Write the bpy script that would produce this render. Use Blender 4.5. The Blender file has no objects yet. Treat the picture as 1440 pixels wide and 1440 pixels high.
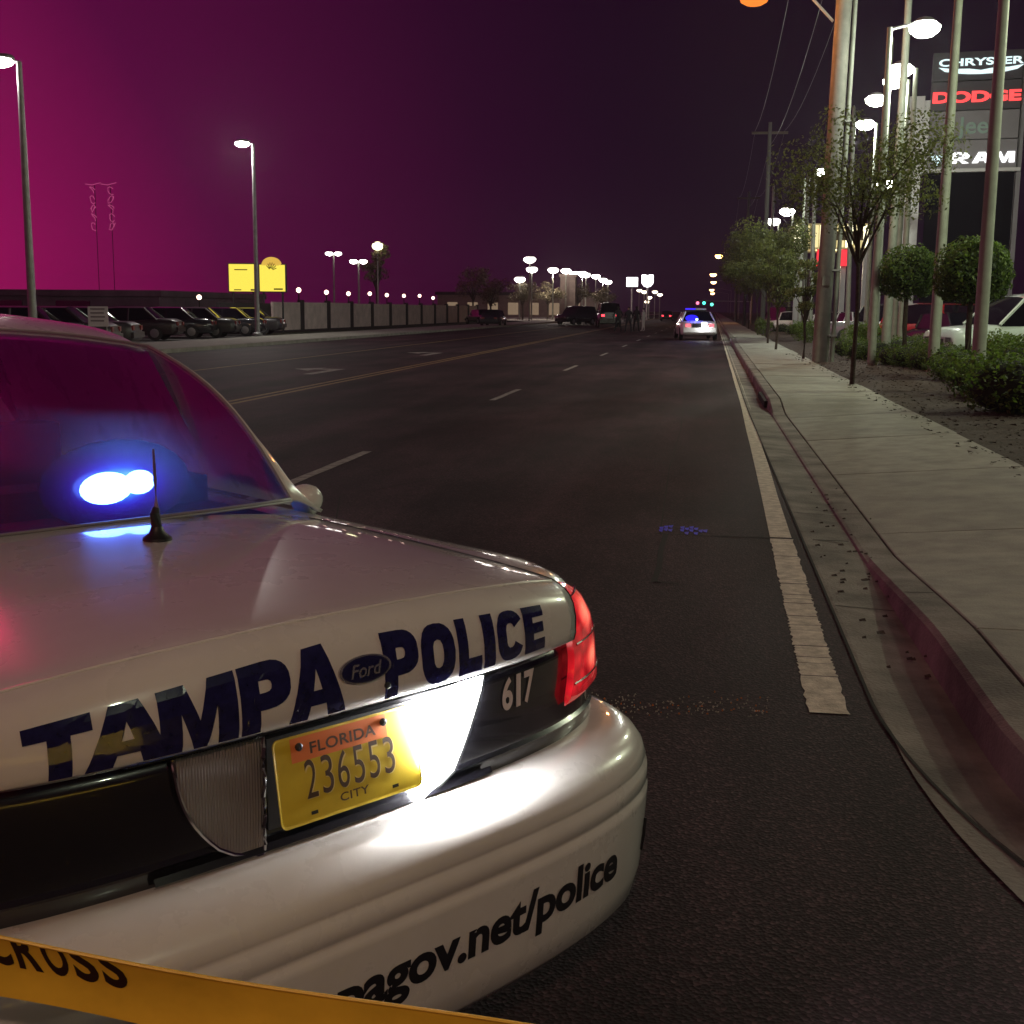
import bpy, bmesh, math, random
from mathutils import Vector, Matrix
from math import sin, cos, pi, radians, atan, sqrt

scene = bpy.context.scene
COL = scene.collection
random.seed(7)

# ------------------------------------------------------------------ camera
CAM_H = 1.52
FOC = 1730.0
PITCH = math.atan(285 / FOC)
YAW = math.atan(270 / (FOC / cos(PITCH)))
cam_data = bpy.data.cameras.new('camera')
cam_data.sensor_width = 36.0
cam_data.lens = 36.0 * FOC / 1440
cam_data.clip_start = 0.02
cam_data.clip_end = 5000
cam = bpy.data.objects.new('camera', cam_data)
COL.objects.link(cam)
cam.location = (0, 0, CAM_H)
ROLL = radians(0.5)
cam.rotation_euler = (Matrix.Rotation(YAW, 3, 'Z') @ Matrix.Rotation(pi/2-PITCH, 3, 'X') @ Matrix.Rotation(ROLL, 3, 'Z')).to_euler()
scene.camera = cam

# ------------------------------------------------------------------ render, colour
scene.render.engine = 'CYCLES'
scene.view_settings.view_transform = 'Standard'
scene.view_settings.look = 'None'
scene.view_settings.exposure = 0
scene.view_settings.gamma = 1
scene.view_settings.use_curve_mapping = False
cy = scene.cycles
cy.use_denoising = True
cy.max_bounces = 5
cy.diffuse_bounces = 2
cy.glossy_bounces = 3
cy.transmission_bounces = 3
cy.transparent_max_bounces = 12
cy.volume_bounces = 0
cy.caustics_reflective = False
cy.caustics_refractive = False
cy.sample_clamp_indirect = 4

# light and air amounts
FILL_SOD = 1400
FILL_LOT1 = 2700
FILL_LOT2 = 330
HAZE = 0.0003

# ------------------------------------------------------------------ night sky
world = bpy.data.worlds.new('World')
scene.world = world
world.use_nodes = True
wn = world.node_tree
for n in list(wn.nodes):
    wn.nodes.remove(n)
wout = wn.nodes.new('ShaderNodeOutputWorld')
wbg = wn.nodes.new('ShaderNodeBackground')
sky = wn.nodes.new('ShaderNodeTexSky')
sky.sky_type = 'NISHITA'
sky.sun_disc = False
sky.sun_elevation = radians(-6)
sky.sun_rotation = radians(200)
# plum sky colour, with red lens glare painted in towards the left, thinner overhead
tc = wn.nodes.new('ShaderNodeTexCoord')
sep = wn.nodes.new('ShaderNodeSeparateXYZ')
wn.links.new(tc.outputs['Generated'], sep.inputs[0])
def wmath(op, a, b=None, c=None):
    n = wn.nodes.new('ShaderNodeMath'); n.operation = op
    for i, v in enumerate((a, b, c)):
        if v is None: continue
        if isinstance(v, (int, float)): n.inputs[i].default_value = v
        else: wn.links.new(v, n.inputs[i])
    return n.outputs[0]
az = wmath('MULTIPLY_ADD', sep.outputs[0], -0.9, 0.05)       # towards the left of the road
az2 = wmath('MAXIMUM', az, 0.0)
elf = wmath('POWER', 2.71828, wmath('MULTIPLY', wmath('MAXIMUM', sep.outputs[2], 0.0), -1.5))
az3 = wmath('MULTIPLY', wmath('POWER', az2, 1.6), elf)
ramp = wn.nodes.new('ShaderNodeValToRGB')
wn.links.new(az3, ramp.inputs[0])
cr = ramp.color_ramp
cr.elements[0].position = 0.0; cr.elements[0].color = (0.0082, 0.0009, 0.0084, 1)
cr.elements[1].position = 1.0; cr.elements[1].color = (0.30, 0.006, 0.095, 1)
for p_, c_ in ((0.03, (0.0125, 0.001, 0.0115, 1)), (0.068, (0.023, 0.0013, 0.017, 1)), (0.2, (0.085, 0.002, 0.042, 1)), (0.34, (0.30, 0.006, 0.095, 1))):
    e = cr.elements.new(p_); e.color = c_
vadd = wn.nodes.new('ShaderNodeVectorMath'); vadd.operation = 'ADD'
sks = wn.nodes.new('ShaderNodeVectorMath'); sks.operation = 'SCALE'
wn.links.new(sky.outputs[0], sks.inputs[0]); sks.inputs['Scale'].default_value = 0.02
wn.links.new(ramp.outputs[0], vadd.inputs[0]); wn.links.new(sks.outputs[0], vadd.inputs[1])
wn.links.new(vadd.outputs[0], wbg.inputs[0])
wbg.inputs[1].default_value = 1.0
wn.links.new(wbg.outputs[0], wout.inputs[0])

# ------------------------------------------------------------------ helpers
def tag(o, label=None, cat=None, group=None, kind=None):
    if label: o['label'] = label
    if cat: o['category'] = cat
    if group: o['group'] = group
    if kind: o['kind'] = kind
    return o

def empty(name, loc, rz=0.0, label=None, cat=None, group=None, kind=None):
    o = bpy.data.objects.new(name, None)
    COL.objects.link(o)
    o.location = loc
    o.rotation_euler = (0, 0, rz)
    o.empty_display_size = 0.2
    return tag(o, label, cat, group, kind)

def copy_tree(o, parent=None):
    c = o.copy()
    COL.objects.link(c)
    if parent: c.parent = parent
    for ch in o.children:
        copy_tree(ch, c)
    return c

class MB:
    """collects faces, becomes one mesh"""
    def __init__(s):
        s.v = []; s.f = []; s.m = []
    def add(s, vs, fs, mi=0):
        b = len(s.v)
        s.v += [tuple(v) for v in vs]
        s.f += [tuple(i + b for i in f) for f in fs]
        s.m += [mi] * len(fs)
        return s
    def box(s, x0, x1, y0, y1, z0, z1, mi=0, M=None):
        vs = [Vector(p) for p in ((x0,y0,z0),(x1,y0,z0),(x1,y1,z0),(x0,y1,z0),(x0,y0,z1),(x1,y0,z1),(x1,y1,z1),(x0,y1,z1))]
        if M: vs = [M @ v for v in vs]
        return s.add(vs, [(0,3,2,1),(4,5,6,7),(0,1,5,4),(1,2,6,5),(2,3,7,6),(3,0,4,7)], mi)
    def tube(s, pts, rads, n=8, mi=0, cap=True):
        pts = [Vector(p) for p in pts]
        if not hasattr(rads, '__len__'): rads = [rads] * len(pts)
        rings = []
        for i, p in enumerate(pts):
            d = (pts[min(i+1, len(pts)-1)] - pts[max(i-1, 0)]).normalized()
            a = d.cross(Vector((0, 0, 1)))
            if a.length < 0.05: a = d.cross(Vector((0, 1, 0)))
            a.normalize(); b = d.cross(a).normalized()
            rings.append([p + (a * cos(2*pi*k/n) + b * sin(2*pi*k/n)) * rads[i] for k in range(n)])
        vs = [v for r_ in rings for v in r_]
        fs = []
        for i in range(len(pts)-1):
            for k in range(n):
                k2 = (k+1) % n
                fs.append((i*n+k, i*n+k2, (i+1)*n+k2, (i+1)*n+k))
        if cap:
            fs.append(tuple(range(n))[::-1]); fs.append(tuple((len(pts)-1)*n+k for k in range(n)))
        return s.add(vs, fs, mi)
    def lathe(s, prof, n=16, c=(0,0,0), axis='z', mi=0):
        vs = []
        for (r_, h) in prof:
            for k in range(n):
                a = 2*pi*k/n
                if axis == 'z': p = (c[0]+r_*cos(a), c[1]+r_*sin(a), c[2]+h)
                elif axis == 'x': p = (c[0]+h, c[1]+r_*cos(a), c[2]+r_*sin(a))
                else: p = (c[0]+r_*cos(a), c[1]+h, c[2]+r_*sin(a))
                vs.append(p)
        fs = []
        for i in range(len(prof)-1):
            for k in range(n):
                k2 = (k+1) % n
                fs.append((i*n+k, i*n+k2, (i+1)*n+k2, (i+1)*n+k))
        fs.append(tuple(range(n))[::-1]); fs.append(tuple((len(prof)-1)*n+k for k in range(n)))
        return s.add(vs, fs, mi)
    def grid(s, P, mi=0, flip=False, closeu=False):
        R_ = len(P); C_ = len(P[0])
        vs = [v for row in P for v in row]
        fs = []
        for i in range(R_-1):
            for j in range(C_ if closeu else C_-1):
                j2 = (j+1) % C_
                f = (i*C_+j, i*C_+j2, (i+1)*C_+j2, (i+1)*C_+j)
                fs.append(f[::-1] if flip else f)
        return s.add(vs, fs, mi)
    def build(s, name, mats, parent=None, smooth=False, angle=None, loc=None, rz=None):
        me = bpy.data.meshes.new(name)
        me.from_pydata(s.v, [], s.f)
        if not isinstance(mats, (list, tuple)): mats = [mats]
        for m in mats: me.materials.append(m)
        if len(mats) > 1:
            for p, mi in zip(me.polygons, s.m): p.material_index = mi
        bm = bmesh.new(); bm.from_mesh(me)
        if len(bm.faces) < 40000 and not getattr(s, 'keep', False):
            bmesh.ops.recalc_face_normals(bm, faces=bm.faces)
        bm.to_mesh(me); bm.free()
        if smooth:
            for p in me.polygons: p.use_smooth = True
            me.set_sharp_from_angle(angle=radians(angle or 40))
        me.update()
        o = bpy.data.objects.new(name, me)
        COL.objects.link(o)
        if parent: o.parent = parent
        if loc: o.location = loc
        if rz is not None: o.rotation_euler = (0, 0, rz)
        return o

def ellip(mb, c, r, n=14, M=None):
    prof = [(max(0.0005, sin(pi*i/10)), -cos(pi*i/10)) for i in range(11)]
    vs = []; fs = []
    for a_, h in prof:
        for k in range(n):
            p = Vector((c[0]+r[0]*a_*cos(2*pi*k/n), c[1]+r[1]*a_*sin(2*pi*k/n), c[2]+r[2]*h)); vs.append(p)
    for i in range(10):
        for k in range(n): fs.append((i*n+k, i*n+(k+1) % n, (i+1)*n+(k+1) % n, (i+1)*n+k))
    return mb.add(vs, fs)

def solid(o, t, offset=-1):
    """thickness for sheet-metal panels"""
    m = o.modifiers.new('sheet', 'SOLIDIFY'); m.thickness = t; m.offset = offset
    return o

# ------------------------------------------------------------------ materials
MATS = {}
def mat(name, col=(0.5,0.5,0.5), rough=0.6, metal=0.0, spec=0.5, coat=0.0, em=None, ems=0.0, noise=0.0, nscale=8.0,
        bump=0.0, bscale=40.0, col2=None, alpha=None, coord='Object', detail=4, rvar=0.0):
    if name in MATS: return MATS[name]
    m = bpy.data.materials.new(name); m.use_nodes = True
    nt = m.node_tree; b = nt.nodes['Principled BSDF']
    b.inputs['Base Color'].default_value = (*col, 1)
    b.inputs['Roughness'].default_value = rough
    b.inputs['Metallic'].default_value = metal
    b.inputs['Specular IOR Level'].default_value = spec
    b.inputs['Coat Weight'].default_value = coat
    b.inputs['Coat Roughness'].default_value = 0.04
    if em:
        b.inputs['Emission Color'].default_value = (*em, 1)
        b.inputs['Emission Strength'].default_value = ems
    t = nt.nodes.new('ShaderNodeTexCoord')
    if noise or col2:
        nz = nt.nodes.new('ShaderNodeTexNoise'); nz.inputs['Scale'].default_value = nscale; nz.inputs['Detail'].default_value = detail
        nz.inputs['Roughness'].default_value = 0.62
        nt.links.new(t.outputs[coord], nz.inputs['Vector'])
        r = nt.nodes.new('ShaderNodeValToRGB')
        nt.links.new(nz.outputs['Fac'], r.inputs[0])
        c2 = col2 or tuple(c * (1 + noise) for c in col)
        c1 = col if col2 else tuple(c * (1 - noise) for c in col)
        r.color_ramp.elements[0].position = 0.34; r.color_ramp.elements[0].color = (*c1, 1)
        r.color_ramp.elements[1].position = 0.66; r.color_ramp.elements[1].color = (*c2, 1)
        nt.links.new(r.outputs[0], b.inputs['Base Color'])
        if rvar:
            mr = nt.nodes.new('ShaderNodeMapRange')
            mr.inputs['To Min'].default_value = max(0.02, rough - rvar); mr.inputs['To Max'].default_value = rough + rvar
            nt.links.new(nz.outputs['Fac'], mr.inputs[0]); nt.links.new(mr.outputs[0], b.inputs['Roughness'])
    if bump:
        n2 = nt.nodes.new('ShaderNodeTexNoise'); n2.inputs['Scale'].default_value = bscale; n2.inputs['Detail'].default_value = 3
        nt.links.new(t.outputs[coord], n2.inputs['Vector'])
        bp = nt.nodes.new('ShaderNodeBump'); bp.inputs['Strength'].default_value = bump; bp.inputs['Distance'].default_value = 0.02
        nt.links.new(n2.outputs['Fac'], bp.inputs['Height']); nt.links.new(bp.outputs[0], b.inputs['Normal'])
    MATS[name] = m
    return m

def emit(name, col, s):
    if name in MATS: return MATS[name]
    m = bpy.data.materials.new(name); m.use_nodes = True
    nt = m.node_tree
    for n in list(nt.nodes): nt.nodes.remove(n)
    o = nt.nodes.new('ShaderNodeOutputMaterial'); e = nt.nodes.new('ShaderNodeEmission')
    e.inputs[0].default_value = (*col, 1); e.inputs[1].default_value = s
    nt.links.new(e.outputs[0], o.inputs[0])
    MATS[name] = m
    return m

def asphalt_mat():
    m = bpy.data.materials.new('asphalt'); m.use_nodes = True
    nt = m.node_tree; b = nt.nodes['Principled BSDF']; L = nt.links.new
    t = nt.nodes.new('ShaderNodeTexCoord')
    def noise(s, d=3, ro=0.6, stretch=None):
        n = nt.nodes.new('ShaderNodeTexNoise'); n.inputs['Scale'].default_value = s
        n.inputs['Detail'].default_value = d; n.inputs['Roughness'].default_value = ro
        if stretch:
            mp = nt.nodes.new('ShaderNodeMapping'); mp.inputs['Scale'].default_value = stretch
            L(t.outputs['Object'], mp.inputs[0]); L(mp.outputs[0], n.inputs['Vector'])
        else: L(t.outputs['Object'], n.inputs['Vector'])
        return n.outputs['Fac']
    def ramp(f, p0, c0, p1, c1):
        r = nt.nodes.new('ShaderNodeValToRGB'); L(f, r.inputs[0])
        r.color_ramp.elements[0].position = p0; r.color_ramp.elements[0].color = (*c0, 1)
        r.color_ramp.elements[1].position = p1; r.color_ramp.elements[1].color = (*c1, 1)
        return r.outputs[0]
    def mix(kind, f, a, c):
        x = nt.nodes.new('ShaderNodeMix'); x.data_type = 'RGBA'; x.blend_type = kind
        if isinstance(f, float): x.inputs[0].default_value = f
        else: L(f, x.inputs[0])
        L(a, x.inputs[6])
        if isinstance(c, tuple): x.inputs[7].default_value = (*c, 1)
        else: L(c, x.inputs[7])
        return x.outputs[2]
    big = ramp(noise(0.9, 5, 0.65, (1, 0.25, 1)), 0.36, (0.028, 0.0155, 0.0200), 0.64, (0.068, 0.0370, 0.0465))
    vo = nt.nodes.new('ShaderNodeTexVoronoi'); vo.inputs['Scale'].default_value = 95
    L(t.outputs['Object'], vo.inputs['Vector'])
    # bright aggregate chips
    chips = ramp(vo.outputs['Color'], 0.55, (0.6, 0.6, 0.6), 0.95, (2.6, 2.5, 2.4))
    c = mix('MULTIPLY', 0.75, big, chips)
    tyre = ramp(noise(0.55, 2, 0.5, (1.8, 0.02, 1)), 0.35, (0.62, 0.62, 0.62), 0.65, (1.25, 1.25, 1.25))
    c = mix('MULTIPLY', 1.0, c, tyre)
    stain = ramp(noise(0.22, 4, 0.6), 0.40, (0.72, 0.72, 0.74), 0.60, (1.12, 1.12, 1.12))
    c = mix('MULTIPLY', 1.0, c, stain)
    blot = ramp(noise(2.3, 6, 0.7), 0.60, (1, 1, 1), 0.72, (0.55, 0.55, 0.55))
    c = mix('MULTIPLY', 1.0, c, blot)
    L(c, b.inputs['Base Color'])
    b.inputs['Roughness'].default_value = 0.7; b.inputs['Specular IOR Level'].default_value = 0.10
    bp = nt.nodes.new('ShaderNodeBump'); bp.inputs['Strength'].default_value = 0.30; bp.inputs['Distance'].default_value = 0.006
    L(vo.outputs['Distance'], bp.inputs['Height']); L(bp.outputs[0], b.inputs['Normal'])
    MATS['asphalt'] = m
    return m

ASPH = asphalt_mat()
CONC = mat('concrete', (0.20,0.19,0.165), 0.85, col2=(0.33,0.31,0.27), nscale=2.2, bump=0.35, bscale=70, detail=8)
CONC2 = mat('gutter_concrete', (0.11,0.10,0.088), 0.85, col2=(0.33,0.31,0.265), nscale=1.6, bump=0.4, bscale=60, detail=8)
SLAB = [mat('slab_%d' % i, tuple(c*k for c in (0.25,0.25,0.215)), 0.85, col2=tuple(c*k for c in (0.37,0.37,0.31)), nscale=2.0+i, bump=0.3, bscale=80, detail=8) for i, k in enumerate((0.92, 1.0, 1.08))]
MULCH = mat('mulch', (0.022,0.014,0.011), 0.95, col2=(0.085,0.056,0.042), nscale=26, bump=1.0, bscale=40, detail=8)
PAINTW = mat('worn_white_paint', (0.42,0.38,0.29), 0.7, col2=(0.78,0.72,0.58), nscale=14, bump=0.3, bscale=90, detail=8)
PAINTOLD = mat('old_white_paint', (0.16,0.15,0.14), 0.75, col2=(0.42,0.40,0.36), nscale=9, bump=0.3, bscale=90, detail=8)
PAINTY = mat('yellow_paint', (0.16,0.10,0.035), 0.7, col2=(0.33,0.21,0.07), nscale=5, detail=8)
DIRT = mat('dark_joint', (0.012,0.010,0.009), 0.95)
BLUEP = mat('blue_mark_tone', (0.04,0.04,0.85), 0.6, em=(0.02,0.02,0.9), ems=0.0, noise=0.3, nscale=40)
WHITE = mat('white_car_paint', (0.72,0.71,0.69), 0.28, coat=1.0, col2=(0.66,0.645,0.62), nscale=5, detail=6, rvar=0.06)
BLACKP = mat('black_car_paint', (0.010,0.010,0.014), 0.25, coat=1.0)
NAVY = mat('navy_reflective_vinyl', (0.012,0.012,0.07), 0.22, coat=0.6, noise=0.3, nscale=60)
RUBBER = mat('tyre_rubber', (0.015,0.015,0.016), 0.8, bump=0.3, bscale=60)
RIM = mat('steel_rim', (0.35,0.35,0.36), 0.35, metal=0.9)
DARKPL = mat('black_plastic', (0.012,0.012,0.013), 0.45)
GLASSD = mat('dark_window_glass', (0.006,0.005,0.009), 0.06, spec=0.6)
CHROME = mat('chrome', (0.6,0.6,0.62), 0.12, metal=1.0)
STEEL = mat('galvanised_steel', (0.33,0.33,0.33), 0.5, metal=0.3, noise=0.15, nscale=6)
POLEC = mat('concrete_pole', (0.17,0.17,0.145), 0.8, col2=(0.24,0.235,0.20), nscale=3, bump=0.2, bscale=50)
POLEF = mat('far_dark_pole', (0.07,0.065,0.06), 0.9)
POLEP = mat('painted_lot_pole', (0.28,0.30,0.25), 0.6, noise=0.12, nscale=4)
BARK = mat('bark', (0.05,0.036,0.026), 0.9, noise=0.4, nscale=20, bump=0.6, bscale=30)
def leafmat(name, col):
    m = bpy.data.materials.new(name); m.use_nodes = True; nt = m.node_tree
    b = nt.nodes['Principled BSDF']; b.inputs['Base Color'].default_value = (*col, 1); b.inputs['Roughness'].default_value = 0.6
    t = nt.nodes.new('ShaderNodeBsdfTranslucent'); t.inputs[0].default_value = (col[0]*1.5, col[1]*1.6, col[2], 1)
    x = nt.nodes.new('ShaderNodeMixShader'); x.inputs[0].default_value = 0.45
    o = nt.nodes['Material Output']; nt.links.new(b.outputs[0], x.inputs[1]); nt.links.new(t.outputs[0], x.inputs[2]); nt.links.new(x.outputs[0], o.inputs[0])
    return m
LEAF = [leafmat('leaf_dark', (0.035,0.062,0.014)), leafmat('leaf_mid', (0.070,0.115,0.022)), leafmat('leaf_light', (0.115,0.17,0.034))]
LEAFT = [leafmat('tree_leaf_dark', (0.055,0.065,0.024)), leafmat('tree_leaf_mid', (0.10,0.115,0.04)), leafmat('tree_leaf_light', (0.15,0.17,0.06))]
GRASS = mat('grass_ground', (0.02,0.026,0.012), 0.95, col2=(0.04,0.045,0.022), nscale=4, bump=0.8, bscale=30)
LOTASPH = mat('lot_asphalt', (0.05,0.047,0.045), 0.7, noise=0.2, nscale=0.6)
STUCCO = mat('stucco', (0.20,0.15,0.13), 0.85, noise=0.15, nscale=2, bump=0.2)
PANELW = mat('wall_panel', (0.68,0.55,0.52), 0.8, noise=0.14, nscale=1.5, detail=6)
POSTD = mat('wall_post', (0.03,0.022,0.026), 0.8, noise=0.15, nscale=2)
DARKB = mat('dark_building', (0.16,0.11,0.15), 0.8, noise=0.25, nscale=0.4)

E_WHITE = emit('lot_lamp_white', (1.0,0.97,0.86), 26)
E_WHITE2 = emit('far_lamp_white', (1.0,0.93,0.85), 12)
E_GREEN = emit('lot_lamp_greenish', (0.93,1.0,0.84), 20)
E_SOD = emit('sodium_lamp', (1.0,0.55,0.16), 24)
E_SODNEAR = emit('near_sodium_lamp', (1.0,0.24,0.035), 1.25)
E_AMB = emit('amber_lamp', (1.0,0.55,0.24), 9)

# ------------------------------------------------------------------ placing helper: pixel column + distance along the road
def ray_dir(px, py):
    f0 = Vector((-sin(YAW), cos(YAW), 0)); r = Vector((cos(YAW), sin(YAW), 0)); up = Vector((0,0,1))
    fw = f0*cos(PITCH) - up*sin(PITCH); u = f0*sin(PITCH) + up*cos(PITCH)
    r, u = r*cos(ROLL)+u*sin(ROLL), u*cos(ROLL)-r*sin(ROLL)
    return fw + r*(px-720)/FOC - u*(py-720)/FOC
def at_y(px, py, Y):
    d = ray_dir(px, py); t = Y/d.y
    return Vector((0,0,CAM_H)) + d*t
def X_at(px, Y, py=440):
    return at_y(px, py, Y).x
def Z_at(px, py, Y):
    return at_y(px, py, Y).z
def at_z(px, py, z):
    d = ray_dir(px, py); t = (z-CAM_H)/d.z
    return Vector((0,0,CAM_H)) + d*t

# =================================================================== SETTING
def sheet(name, x0, x1, y0, y1, z, m, parent=None, kind='structure'):
    o = MB().add([(x0,y0,z),(x1,y0,z),(x1,y1,z),(x0,y1,z)], [(0,1,2,3)]).build(name, m, parent)
    if kind and not parent: o['kind'] = kind
    return o

sheet('ground', -900, 900, -200, 1500, -0.03, GRASS)
# road runs along +Y; it opens to the right near the camera (side street mouth)
rd = MB()
def gutter_x(y):   # left edge of the concrete gutter pan
    return 0.70 + (0.0 if y > 4.9 else 0.10*(4.9-y)**2) + max(0, (y-20))*0.006
ys = [-30, -10, -4, 0, 1, 2, 2.6, 3.1, 3.6, 4.0, 4.4, 4.8, 5.3, 6, 8, 12, 20, 40, 80, 160, 320, 640, 1200]
left, right = [], []
for y in ys:
    left.append((-17.4, y, 0)); right.append((gutter_x(y)+0.02 if y > 2 else 1.22+ (2-y)*0.6, y, 0))
rd.grid([left, right])
tag(rd.build('road', ASPH), kind='structure')
sheet('side_street', 1.2, 60, -60, 2.4, -0.004, ASPH)

def path_strip(name, prof, ys, fx, m, parent=None, kind='structure', smooth=False):
    """sweep a cross section prof(y)->[(x,z)...] along the road"""
    P = []
    for y in ys:
        P.append([(x + fx(y), y, z) for (x, z) in prof(y)])
    o = MB().grid(P).build(name, m, parent, smooth)
    if kind and not parent: o['kind'] = kind
    return o
def fan(y):  # how far the kerb line swings right near the side street
    return (0.0 if y > 4.4 else 0.10*(4.4-y)**2)
def drift(y): return max(0, y-20)*0.006
def kerb_h(y):
    def ss(a, b, t):
        t = max(0, min(1, (t-a)/(b-a))); return t*0.8 + 0.2*t*t*(3-2*t)
    return 0.145 - 0.139*ss(5.5, 7.9, y) + 0.134*ss(18.8, 20.2, y)
YS = [2.4 + i*0.2 for i in range(30)] + [8.4+i*0.6 for i in range(18)] + [19.2+i*0.2 for i in range(10)] + [22+i*4 for i in range(15)] + [90,120,170,250,400,700,1200]
tot = lambda y: fan(y) + drift(y)
gp = lambda y: [(0.70 - (fan(y) - (gutter_x(y)-0.70-drift(y))) , 0.004), (0.72, 0.006), (0.99, -0.012+0.0*y), (1.035, -0.012)]
path_strip('gutter', gp, YS, tot, CONC2)
kp = lambda y: [(1.02, -0.02), (1.035, max(0.0, kerb_h(y)-0.02)), (1.06, kerb_h(y)), (1.215, kerb_h(y)+0.004), (1.216, -0.03)]
kerb = path_strip('kerb', kp, YS, tot, CONC2)
# tar joint between the road and the gutter pan
tj = lambda y: [(0.690 - (fan(y) - (gutter_x(y)-0.70-drift(y))), 0.0085), (0.703 - (fan(y) - (gutter_x(y)-0.70-drift(y))), 0.0085)]
path_strip('gutter_joint', tj, YS, tot, DIRT)

# sidewalk base + slabs
sbp = lambda y: [(1.216, kerb_h(y)-0.035), (2.97 + 0.0*y, 0.10)]
side = path_strip('sidewalk', sbp, YS, drift, DIRT)
rng = random.Random(3)
y = 2.42
k = 0
while y < 130:
    L_ = 3.14
    y1 = y + L_
    sub = [y+0.010 + (L_-0.020)*i/4 for i in range(5)]
    x1j = 2.98 + rng.uniform(-0.05, 0.03)
    top, bot = [], []
    P = []
    dz = rng.uniform(-0.002, 0.003)
    for yy in sub:
        h = kerb_h(yy) + dz
        xl = 1.237 + fan(yy) + drift(yy); xr = x1j + drift(yy)
        P.append([(xl, yy, h-0.05), (xl, yy, h-0.004), (xl+0.008, yy, h), (xr-0.01, yy, 0.135+dz), (xr, yy, 0.129+dz), (xr, yy, 0.055)])
    mb = MB().grid(P)
    mb.add([P[0][i] for i in range(6)], [tuple(range(6))]); mb.add([P[-1][i] for i in range(6)], [tuple(range(6))])
    mb.build('paving_slab', SLAB[rng.randrange(3)], side)
    y = y1
MB().grid([[(1.22+drift(130),130,0.13),(3+drift(130),130,0.13)],[(9,1200,0.13),(11,1200,0.13)]]).build('sidewalk_far', SLAB[1], side)

# mulch bed, dealership lot
mp = MB()
P = []
yy = 2.4
while yy < 130:
    row = []
    h = 0.135
    for i in range(14):
        x = 2.93 + i*0.42
        zz = h - 0.03 + (0.0 if i == 0 else 0.06*sin(i/13*pi)*1.2 + rng.uniform(-0.018, 0.03))
        if i == 0: x += rng.uniform(-0.10, 0.06)   # mulch spills a little over the slab edge
        row.append((x + drift(yy), yy, zz + (0.012 if i == 0 else 0)))
    P.append(row)
    yy += 0.35 if yy < 40 else 1.2
mp.grid(P)
mulch = mp.build('mulch_bed', MULCH); mulch['kind'] = 'structure'
# loose bark chips
ch = MB(); ch.keep = True
for i in range(5200):
    yy = 8 + rng.random()**1.5*34; x = 2.94 + rng.random()*4.2
    if rng.random() < 0.05: x = 2.94 - rng.random()*0.3
    s = rng.uniform(0.012, 0.04); a = rng.random()*pi; h = 0.135 + 0.02 + (0.05*sin((x-2.93)/5.4*pi) if x > 2.95 else -0.012) 
    M = Matrix.Translation((x, yy, h)) @ Matrix.Rotation(a, 4, 'Z') @ Matrix.Rotation(rng.uniform(-.5,.5), 4, 'X')
    ch.add([M @ Vector(p) for p in ((-s,-s*.35,0),(s,-s*.3,0.004),(s*.9,s*.35,0),(-s*.8,s*.3,s*.4))], [(0,1,2,3)])
tag(ch.build('bark_chips', MULCH), 'loose bark chips scattered over the planting strip beside the sidewalk', 'mulch', kind='stuff')
sheet('dealership_lot', 8.2, 120, 4, 190, 0.03, LOTASPH)
sheet('left_sidewalk', -21.5, -17.9, -40, 600, 0.12, SLAB[1])
MB().box(-17.9, -17.42, -40, 600, -0.02, 0.135).build('left_kerb', CONC)['kind'] = 'structure'
sheet('left_lot', -120, -21.6, -40, 68, 0.02, LOTASPH)
cs = sheet('far_concrete_lot', -60, -17.95, 150, 300, 0.135, CONC)

# markings
marks = []
def mark(name, pts, z=0.004, m=PAINTOLD):
    o = MB().add([(x, y, z) for x, y in pts], [tuple(range(len(pts)))]).build(name, m); o['kind'] = 'structure'
    return o
def rough_line(name, fx0, w, y0, y1, n, m, jit=0.006, z=0.004, wf=None):
    P0, P1 = [], []
    for i in range(n+1):
        yy = y0 + (y1-y0)*i/n
        P0.append((fx0(yy) + rng.uniform(-jit, jit), yy, z)); P1.append((fx0(yy) + (wf(yy) if wf else w) + rng.uniform(-jit, jit), yy, z))
    o = MB().grid([P0, P1]).build(name, m); o['kind'] = 'structure'; return o
ex = lambda y: 0.44 + (y-4.65)*0.0115 if y < 20 else 0.62 + (y-20)*0.0062
rough_line('edge_line', ex, 0.14, 8.42, 500, 260, PAINTW, wf=lambda y: 0.14 if y < 30 else 0.14)
# worn near end: thermoplastic cracked across into pieces
yy = 4.66
while yy < 8.36:
    L_ = rng.choice((0.10, 0.14, 0.19, 0.28, 0.5)) if yy < 7.0 else 0.7
    y1 = min(8.38, yy+L_)
    rough_line('edge_line', ex, 0.152, yy, y1-rng.uniform(0.003, 0.016), 9, PAINTW, 0.007)
    yy = y1
for y0 in (10.1-12.2*1, 10.1):
    pass
for i in range(14):
    y0 = 10.0 + i*12.2 - 0.0
    if i == 0: y0 = 8.9; y1 = 12.75
    else: y0 = 20.5 + (i-1)*10.6; y1 = y0 + 3.0
    rough_line('lane_dash', lambda y: -3.6 + 0.003*(y-10), 0.11, y0, y1, 10, PAINTOLD)
rough_line('yellow_line', lambda y: -7.43 - 0.009*(y-18), 0.11, 2, 300, 160, PAINTY)
rough_line('yellow_line', lambda y: -7.66 - 0.009*(y-18), 0.11, 2, 300, 160, PAINTY)
rough_line('yellow_line', lambda y: -12.15 - 0.004*(y-26), 0.12, 2, 120, 60, PAINTY)
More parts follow.
